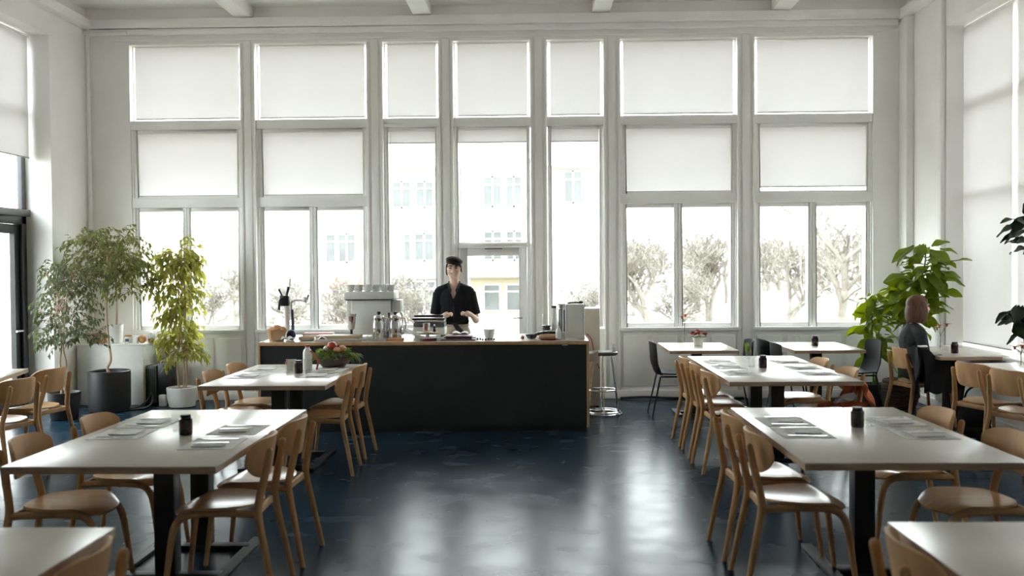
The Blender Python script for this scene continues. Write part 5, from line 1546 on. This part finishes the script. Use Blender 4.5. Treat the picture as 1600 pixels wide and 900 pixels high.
m.ell((x, y + .020, z + .040), (.088, .106, .090), 24, 14)
m.ell((x, y + .045, z - .055), (.098, .090, .145), 24, 14)
for s in (-1, 1):
    m.ell((x + s * .076, y + .008, z - .045), (.030, .072, .130), 18, 12)
m.ell((x, y - .045, z + .072), (.062, .04, .030))
remesh_build(m, 'hair', M['hair'], Wm, .006, 6, lambda c: c.z < z - .152)
m = MB()
m.ell((0, .035, .86), (.172, .125, .165)); m.ell((0, .035, .70), (.160, .125, .17)); m.ell((0, .03, .58), (.178, .14, .10)); m.ell((0, .03, 1.0), (.085, .07, .055))
for s in (-1, 1):
    cap(m, (s * .03, .03, 1.0), (s * .16, .02, .94), .055, .062); cap(m, (s * .165, .02, .94), (s * .208, -.02, .68), .060, .050)
    cap(m, (s * .208, -.02, .68), (s * .10, -.22, .645), .050, .040)
remesh_build(m, 'jacket', M['jacket'], Wm, .008, 5, lambda c: c.z > 1.035 and c.x ** 2 + (c.y - .02) ** 2 < .055 ** 2)
m = MB()
m.ell((0, .02, .56), (.185, .145, .095))
for s in (-1, 1):
    cap(m, (s * .09, .02, .55), (s * .10, -.40, .535), .094, .072); cap(m, (s * .10, -.40, .53), (s * .092, -.36, .12), .070, .052)
remesh_build(m, 'trousers', M['skirt'], Wm, .008, 5)
for s in (-1, 1):
    m = MB(); m.ell((s * .095, -.43, .045), (.045, .125, .045)); m.box(s * .095 - .04, s * .095 + .04, -.54, -.32, 0, .018)
    remesh_build(m, 'shoe', M['blackp'], Wm, .008, 3)
# coat over the chair back (near side), and a black bag on the lap side
t = thing('coat', 'black coat draped over the back and side of the seated woman\'s chair', 'coat', (3.66, 9.99, 0), radians(14))
MB().sheet(lambda u, v: (-.045 + .055 * u + .10 * v * u + .02 * sin(v * 7 + u * 5), -.26 + .26 * u + .015 * sin(v * 9), .825 - .44 * v + .01 * sin(u * 17) - .05 * (1 - u) * v), 14, 16, .02).build('back_drape', M['coat'], t)
MB().sheet(lambda u, v: (.02 + .30 * u, -.225 - .045 * v - .02 * sin(u * 8 + v * 3), .80 - .10 * u * (1 - v) - .42 * v + .015 * sin(u * 11)), 14, 14, .022).build('side_drape', M['coat'], t)
MB().sheet(lambda u, v: (-.035 + .10 * u, -.25 + .02 * v, .828 + .012 * v), 6, 2, .008).build('lining', M['paper'], t)
m = MB()
m.ell((0, 0, .10), (.15, .12, .13)); m.ell((.05, .02, .22), (.10, .09, .09)); m.ell((-.08, -.03, .16), (.09, .09, .12)); m.ell((.10, -.04, .08), (.10, .08, .08))
bag = thing('shoulder_bag', 'slouchy black shoulder bag on the floor at the seated woman\'s feet', 'bag', (4.14, 9.55, 0), .2)
m2 = MB(); m2.ell((0, 0, .16), (.17, .11, .16)); m2.ell((0, 0, .06), (.18, .12, .06)); m2.ell((.03, .0, .27), (.10, .06, .05))
remesh_build(m2, 'bag_body', M['coat'], bag, .01, 4)
MB().sweep(curve([(-.12, 0, .26), (-.08, 0, .42), (.04, 0, .47), (.12, 0, .38), (.13, 0, .25)], 5), .010, 8).build('strap', M['coat'], bag)
scarf = MB().sheet(lambda u, v: (-.16 + .32 * u, -.13 + .26 * v + .02 * sin(u * 6), .63 - .10 * (2 * u - 1) ** 2 - .13 * max(0, .5 - v) * 2 + .015 * sin(u * 13 + v * 7)), 16, 14, .03).build('lap_scarf', M['coat'])
tag(scarf, 'bundled black scarf on the lap of the seated woman', 'scarf'); scarf.location = (4.06, 9.98, .02); scarf.rotation_euler = (0, 0, .2)
